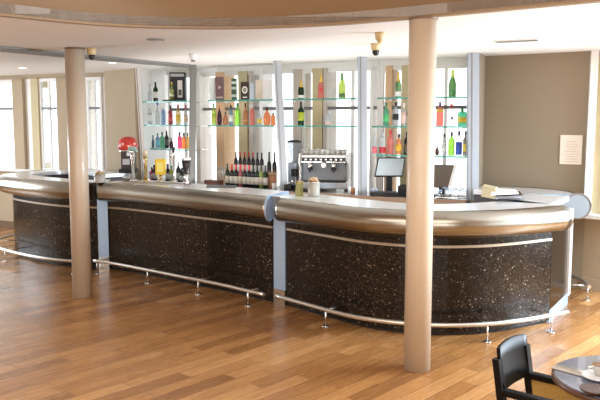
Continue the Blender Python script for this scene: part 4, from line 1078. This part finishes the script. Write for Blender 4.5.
# notice on the taupe wall
a, b = onseg(560.5, RW0, RW1, 1.6), onseg(582.5, RW0, RW1, 1.6)
RAv = Vector((RA.x - .06, RA.y + .03, 0)); a, b = onseg(560.5, RAv, RW1, 1.6), onseg(582.5, RAv, RW1, 1.6)
dv = (b - a).normalized(); nb = Vector((dv.y, -dv.x, 0)); zt_, zb_ = ZY(135, a.y), ZY(164, a.y); c = (a + b) / 2 + nb * .006
t = thing('wall_notice', 'pale paper notice fixed to the taupe wall', 'notice', (c.x, c.y, (zt_ + zb_) / 2))
MB().box((c.x, c.y, (zt_ + zb_) / 2), ((b - a).length, .008, zt_ - zb_), math.atan2(dv.y, dv.x)).build('sheet', M['paper'], t)
ln_ = MB()
for k_ in range(9):
    zc = zt_ - .07 - k_ * .027; ln_.box((c.x + nb.x * .005, c.y + nb.y * .005, zc), ((b - a).length * (.6 if k_ % 3 else .4), .002, .006), math.atan2(dv.y, dv.x))
ln_.build('printed_lines', paint((206, 186, 170)), t)

# ================================================================ CHAIR AND TABLE
fc = G(524.5, 333, .80); nc = G(496.5, 347, .80)      # top corners of the backrest
cd = (nc - fc); cw = cd.length; cd.normalize(); fwd = Vector((-cd.y, cd.x, 0))
if fwd.x < 0: fwd = -fwd
mid = (fc + nc) / 2
ch = thing('dining_armchair', 'black wooden armchair with olive side padding drawn up to the round table', 'chair', (mid.x + fwd.x * .2, mid.y + fwd.y * .2, 0))
def C(s, f, z):  # s: -1 near .. +1 far, f: forward, z: height
    return mid - cd * (s * cw / 2) + fwd * f + Vector((0, 0, z - .80))
mb = MB(); NS = 12; fr_ = []; 
for layer in (0, 1):
    for i in range(NS + 1):
        s = -1 + 2 * i / NS; bow = -.014 * (1 - s * s)
        for z, lean in ((.60, .035), (.67, .018), (.74, .006), (.795 + .012 * (1 - s * s), 0)):
            mb.v.append(C(s * 1.0, bow + lean + layer * .012, z))
n4 = 4; off = (NS + 1) * 4
for i in range(NS):
    for j in range(3):
        a_ = i * 4 + j; mb.f.append((a_, a_ + 4, a_ + 5, a_ + 1)); mb.smooth.append(True)
        a_ += off; mb.f.append((a_, a_ + 1, a_ + 5, a_ + 4)); mb.smooth.append(True)
    for j in (0, 3):
        a_ = i * 4 + j; mb.f.append((a_, a_ + 4, a_ + 4 + off, a_ + off)); mb.smooth.append(False)
for i in (0, NS):
    for j in range(3):
        a_ = i * 4 + j; mb.f.append((a_, a_ + 1, a_ + 1 + off, a_ + off)); mb.smooth.append(False)
mb.build('backrest', M['blackwood'], ch)
for s in (-1, 1):
    k_ = MB(); w2 = .022
    def ringc(f, z, s=s, hw=.02, hd=.016): return [C(s, f, z) - cd * hw - fwd * hd, C(s, f, z) + cd * hw - fwd * hd, C(s, f, z) + cd * hw + fwd * hd, C(s, f, z) - cd * hw + fwd * hd]
    k_.hexa(ringc(.055, .42), ringc(.005, .745)); k_.build('back_post', M['blackwood'], ch)
    k_ = MB(); k_.hexa(ringc(-.02, 0), ringc(.055, .45)); k_.build('leg', M['blackwood'], ch)
    k_ = MB(); k_.hexa(ringc(.50, 0), ringc(.47, .585)); k_.build('leg', M['blackwood'], ch)
    k_ = MB(); k_.hexa([C(s, .03, .58) - cd * .024, C(s, .03, .58) + cd * .024, C(s, .5, .585) + cd * .024, C(s, .5, .585) - cd * .024],
                       [C(s, .03, .61) - cd * .024, C(s, .03, .61) + cd * .024, C(s, .5, .615) + cd * .024, C(s, .5, .615) - cd * .024]); k_.build('armrest', M['blackwood'], ch, bevel=.006)
k_ = MB(); k_.hexa([C(1, .05, .42) - cd * .012, C(1, .05, .42) + cd * .012, C(1, .48, .42) + cd * .012, C(1, .48, .42) - cd * .012],
                   [C(1, .05, .58) - cd * .012, C(1, .05, .58) + cd * .012, C(1, .48, .585) + cd * .012, C(1, .48, .585) - cd * .012]); k_.build('side_panel', M['olive_fab'], ch)
k_ = MB(); k_.hexa([C(-.98, .04, .38), C(.98, .04, .38), C(.98, .5, .38), C(-.98, .5, .38)], [C(-.98, .04, .46), C(.98, .04, .46), C(.98, .5, .47), C(-.98, .5, .47)]); k_.build('seat', M['olive_fab'], ch, bevel=.015)

TC = Vector((1.415, 3.03, 0)); TR = .325; tz = .75
tb = thing('round_table', 'small round dark glossy table reflecting the window light', 'table', TC)
MB().lathe([(TR - .01, tz - .03), (TR, tz - .022), (TR, tz - .006), (TR - .006, tz - .003)], TC, 72).build('edge_band', M['table_edge'], tb)
MB().lathe([(TR - .012, tz - .02), (TR - .012, tz), (TR - .014, tz + .0005)], TC, 72, smooth=False).build('table_top', M['table'], tb)
MB().lathe([(.035, .02), (.035, tz - .03)], TC, 24).build('pedestal', M['blackwood'], tb)
MB().lathe([(.22, 0), (.22, .012), (.05, .03)], TC, 36).build('foot_plate', M['blackwood'], tb)
# rolled napkin with cutlery, saucer and cup
def T(px, py, dz=0): return G(px, py, tz + dz)
a, b = T(553, 367.5), T(590, 377.5); a.z = b.z = tz + .001
dv = (b - a).normalized(); nn = Vector((-dv.y, dv.x, 0)); rz = math.atan2(dv.y, dv.x); c = (a + b) / 2
nk = thing('folded_napkin', 'pale folded napkin lying on the round table', 'napkin', c)
MB().box(c + Vector((0, 0, .004)), ((b - a).length, .045, .007), rz).build('cloth', M['linen'], nk, bevel=.002)
def cutlery(name, label, o1, fork):
    c1 = c + nn * o1 + Vector((0, 0, .0105 if abs(o1) < .02 else .0045)); t = thing(name, label, name, c1)
    L_ = .17; MB().box(c1 - dv * .03, (.10, .008, .003), rz).build('handle', M['steel_bright'], t)
    if fork:
        MB().box(c1 + dv * .035, (.03, .018, .003), rz).build('neck', M['steel_bright'], t); tn = MB()
        for k_ in (-1, 0, 1): tn.box(c1 + dv * .065 + nn * k_ * .007, (.035, .003, .002), rz)
        tn.build('tines', M['steel_bright'], t)
    else: MB().box(c1 + dv * .055, (.08, .014, .002), rz).build('blade', M['steel_bright'], t)
cutlery('fork', 'steel fork lying on the pale napkin', .008, True)
cutlery('knife', 'steel knife lying beside the napkin', .042, False)
sc = T(600, 379); sc.z = tz + .001
t = thing('saucer', 'white saucer on the round table at the frame edge', 'saucer', sc)
MB().lathe([(.035, 0), (.04, .003), (.072, .012), (.074, .014)], sc, 36).build('dish', M['china'], t); MB().lathe([(.0745, .0125), (.0745, .0155)], sc, 36).build('rim', SV, t)
cp = sc + Vector((0, 0, .0145)); t = thing('tea_cup', 'small glassy cup standing on the saucer', 'cup', cp)
MB().lathe([(.018, 0), (.025, .01), (.031, .035), (.033, .048)], cp, 28).build('bowl', paint((176, 174, 170), .15), t)
MB().lathe([(.0335, .0465), (.0335, .0495)], cp, 28).build('drink', paint((120, 92, 70), .1), t)
MB().tube([cp + Vector((-.031, 0, .040)), cp + Vector((-.05, 0, .037)), cp + Vector((-.048, 0, .02)), cp + Vector((-.026, 0, .014))], .004, 8).build('handle', M['china'], t)
pw = T(582, 372.5); pw.z = tz + .001
t = thing('dark_reflection', 'dark dish shape standing in for a dark reflection on the round table', 'dish', T(594, 394))
q = T(594, 394); q.z = tz + .001; t.location = q  # solid shape added in place of a dark reflection on the table top
MB().lathe([(.03, 0), (.05, .012), (.056, .022)], q, 28).build('bowl', paint((44, 28, 28), .2), t); MB().lathe([(.0565, .019), (.0565, .024)], q, 28).build('rim', paint((60, 40, 38), .2), t)

# ================================================================ LIGHT, WORLD, CAMERA
w = bpy.data.worlds.new('World'); bpy.context.scene.world = w; w.use_nodes = True
bg = w.node_tree.nodes['Background']; bg.inputs[0].default_value = (.93, .97, 1, 1); bg.inputs[1].default_value = 2.5
def area(loc, rot, sx, sy, e, col):
    l = bpy.data.lights.new('lamp', 'AREA'); l.shape = 'RECTANGLE'; l.size = sx; l.size_y = sy; l.energy = e; l.color = col
    o = bpy.data.objects.new('added_light', l); COL.objects.link(o); o.location = loc; o.rotation_euler = rot; return o
area((-1.2, 0.5, 3.6), (0, 0, 0), 7, 5, 290, (1, .945, .86))  # added overhead light for the camera side, no fitting modelled
area((-1.0, -3.2, 1.6), (math.radians(82), 0, 0), 8, 2.2, 180, (1, .97, .92))  # added fill light behind the camera, facing the bar
# added uplights hidden in the well behind the bar to brighten the ceiling
area((-.95, 8.75, .35), (math.pi, 0, math.radians(-32)), 2.4, .5, 34, (1, .96, .92))
area((.9, 7.75, .35), (math.pi, 0, math.radians(-12)), 1.8, .4, 20, (1, .96, .92))
# daylight entering from the street windows at both sides
def aimed(loc, tgt, sx, sy, e, col):
    o = area(loc, (0, 0, 0), sx, sy, e, col); o.rotation_euler = (Vector(tgt) - Vector(loc)).to_track_quat('-Z', 'Y').to_euler()
aimed((4.7, 5.9, 1.5), (1.9, 4.3, 0), 1.8, 1.6, 360, (.76, .88, 1))
aimed((-7.4, 10.6, 1.7), (-3.5, 7.5, 0), 2, 1.6, 130, (.82, .91, 1))

cam = bpy.data.cameras.new('camera'); co = bpy.data.objects.new('camera', cam); COL.objects.link(co)
cam.sensor_fit = 'HORIZONTAL'; cam.sensor_width = 36; cam.lens = F / 600 * 36; cam.clip_start = .05
co.location = (0, 0, CZ); co.rotation_euler = (math.pi / 2 - PITCH, 0, 0)
sc_ = bpy.context.scene; sc_.camera = co
sc_.view_settings.view_transform = 'Standard'; sc_.view_settings.look = 'None'; sc_.view_settings.exposure = 0.42
sc_.cycles.use_denoising = True; sc_.cycles.max_bounces = 8; sc_.cycles.transparent_max_bounces = 24
sc_.cycles.caustics_reflective = False; sc_.cycles.caustics_refractive = False; sc_.cycles.sample_clamp_indirect = 6
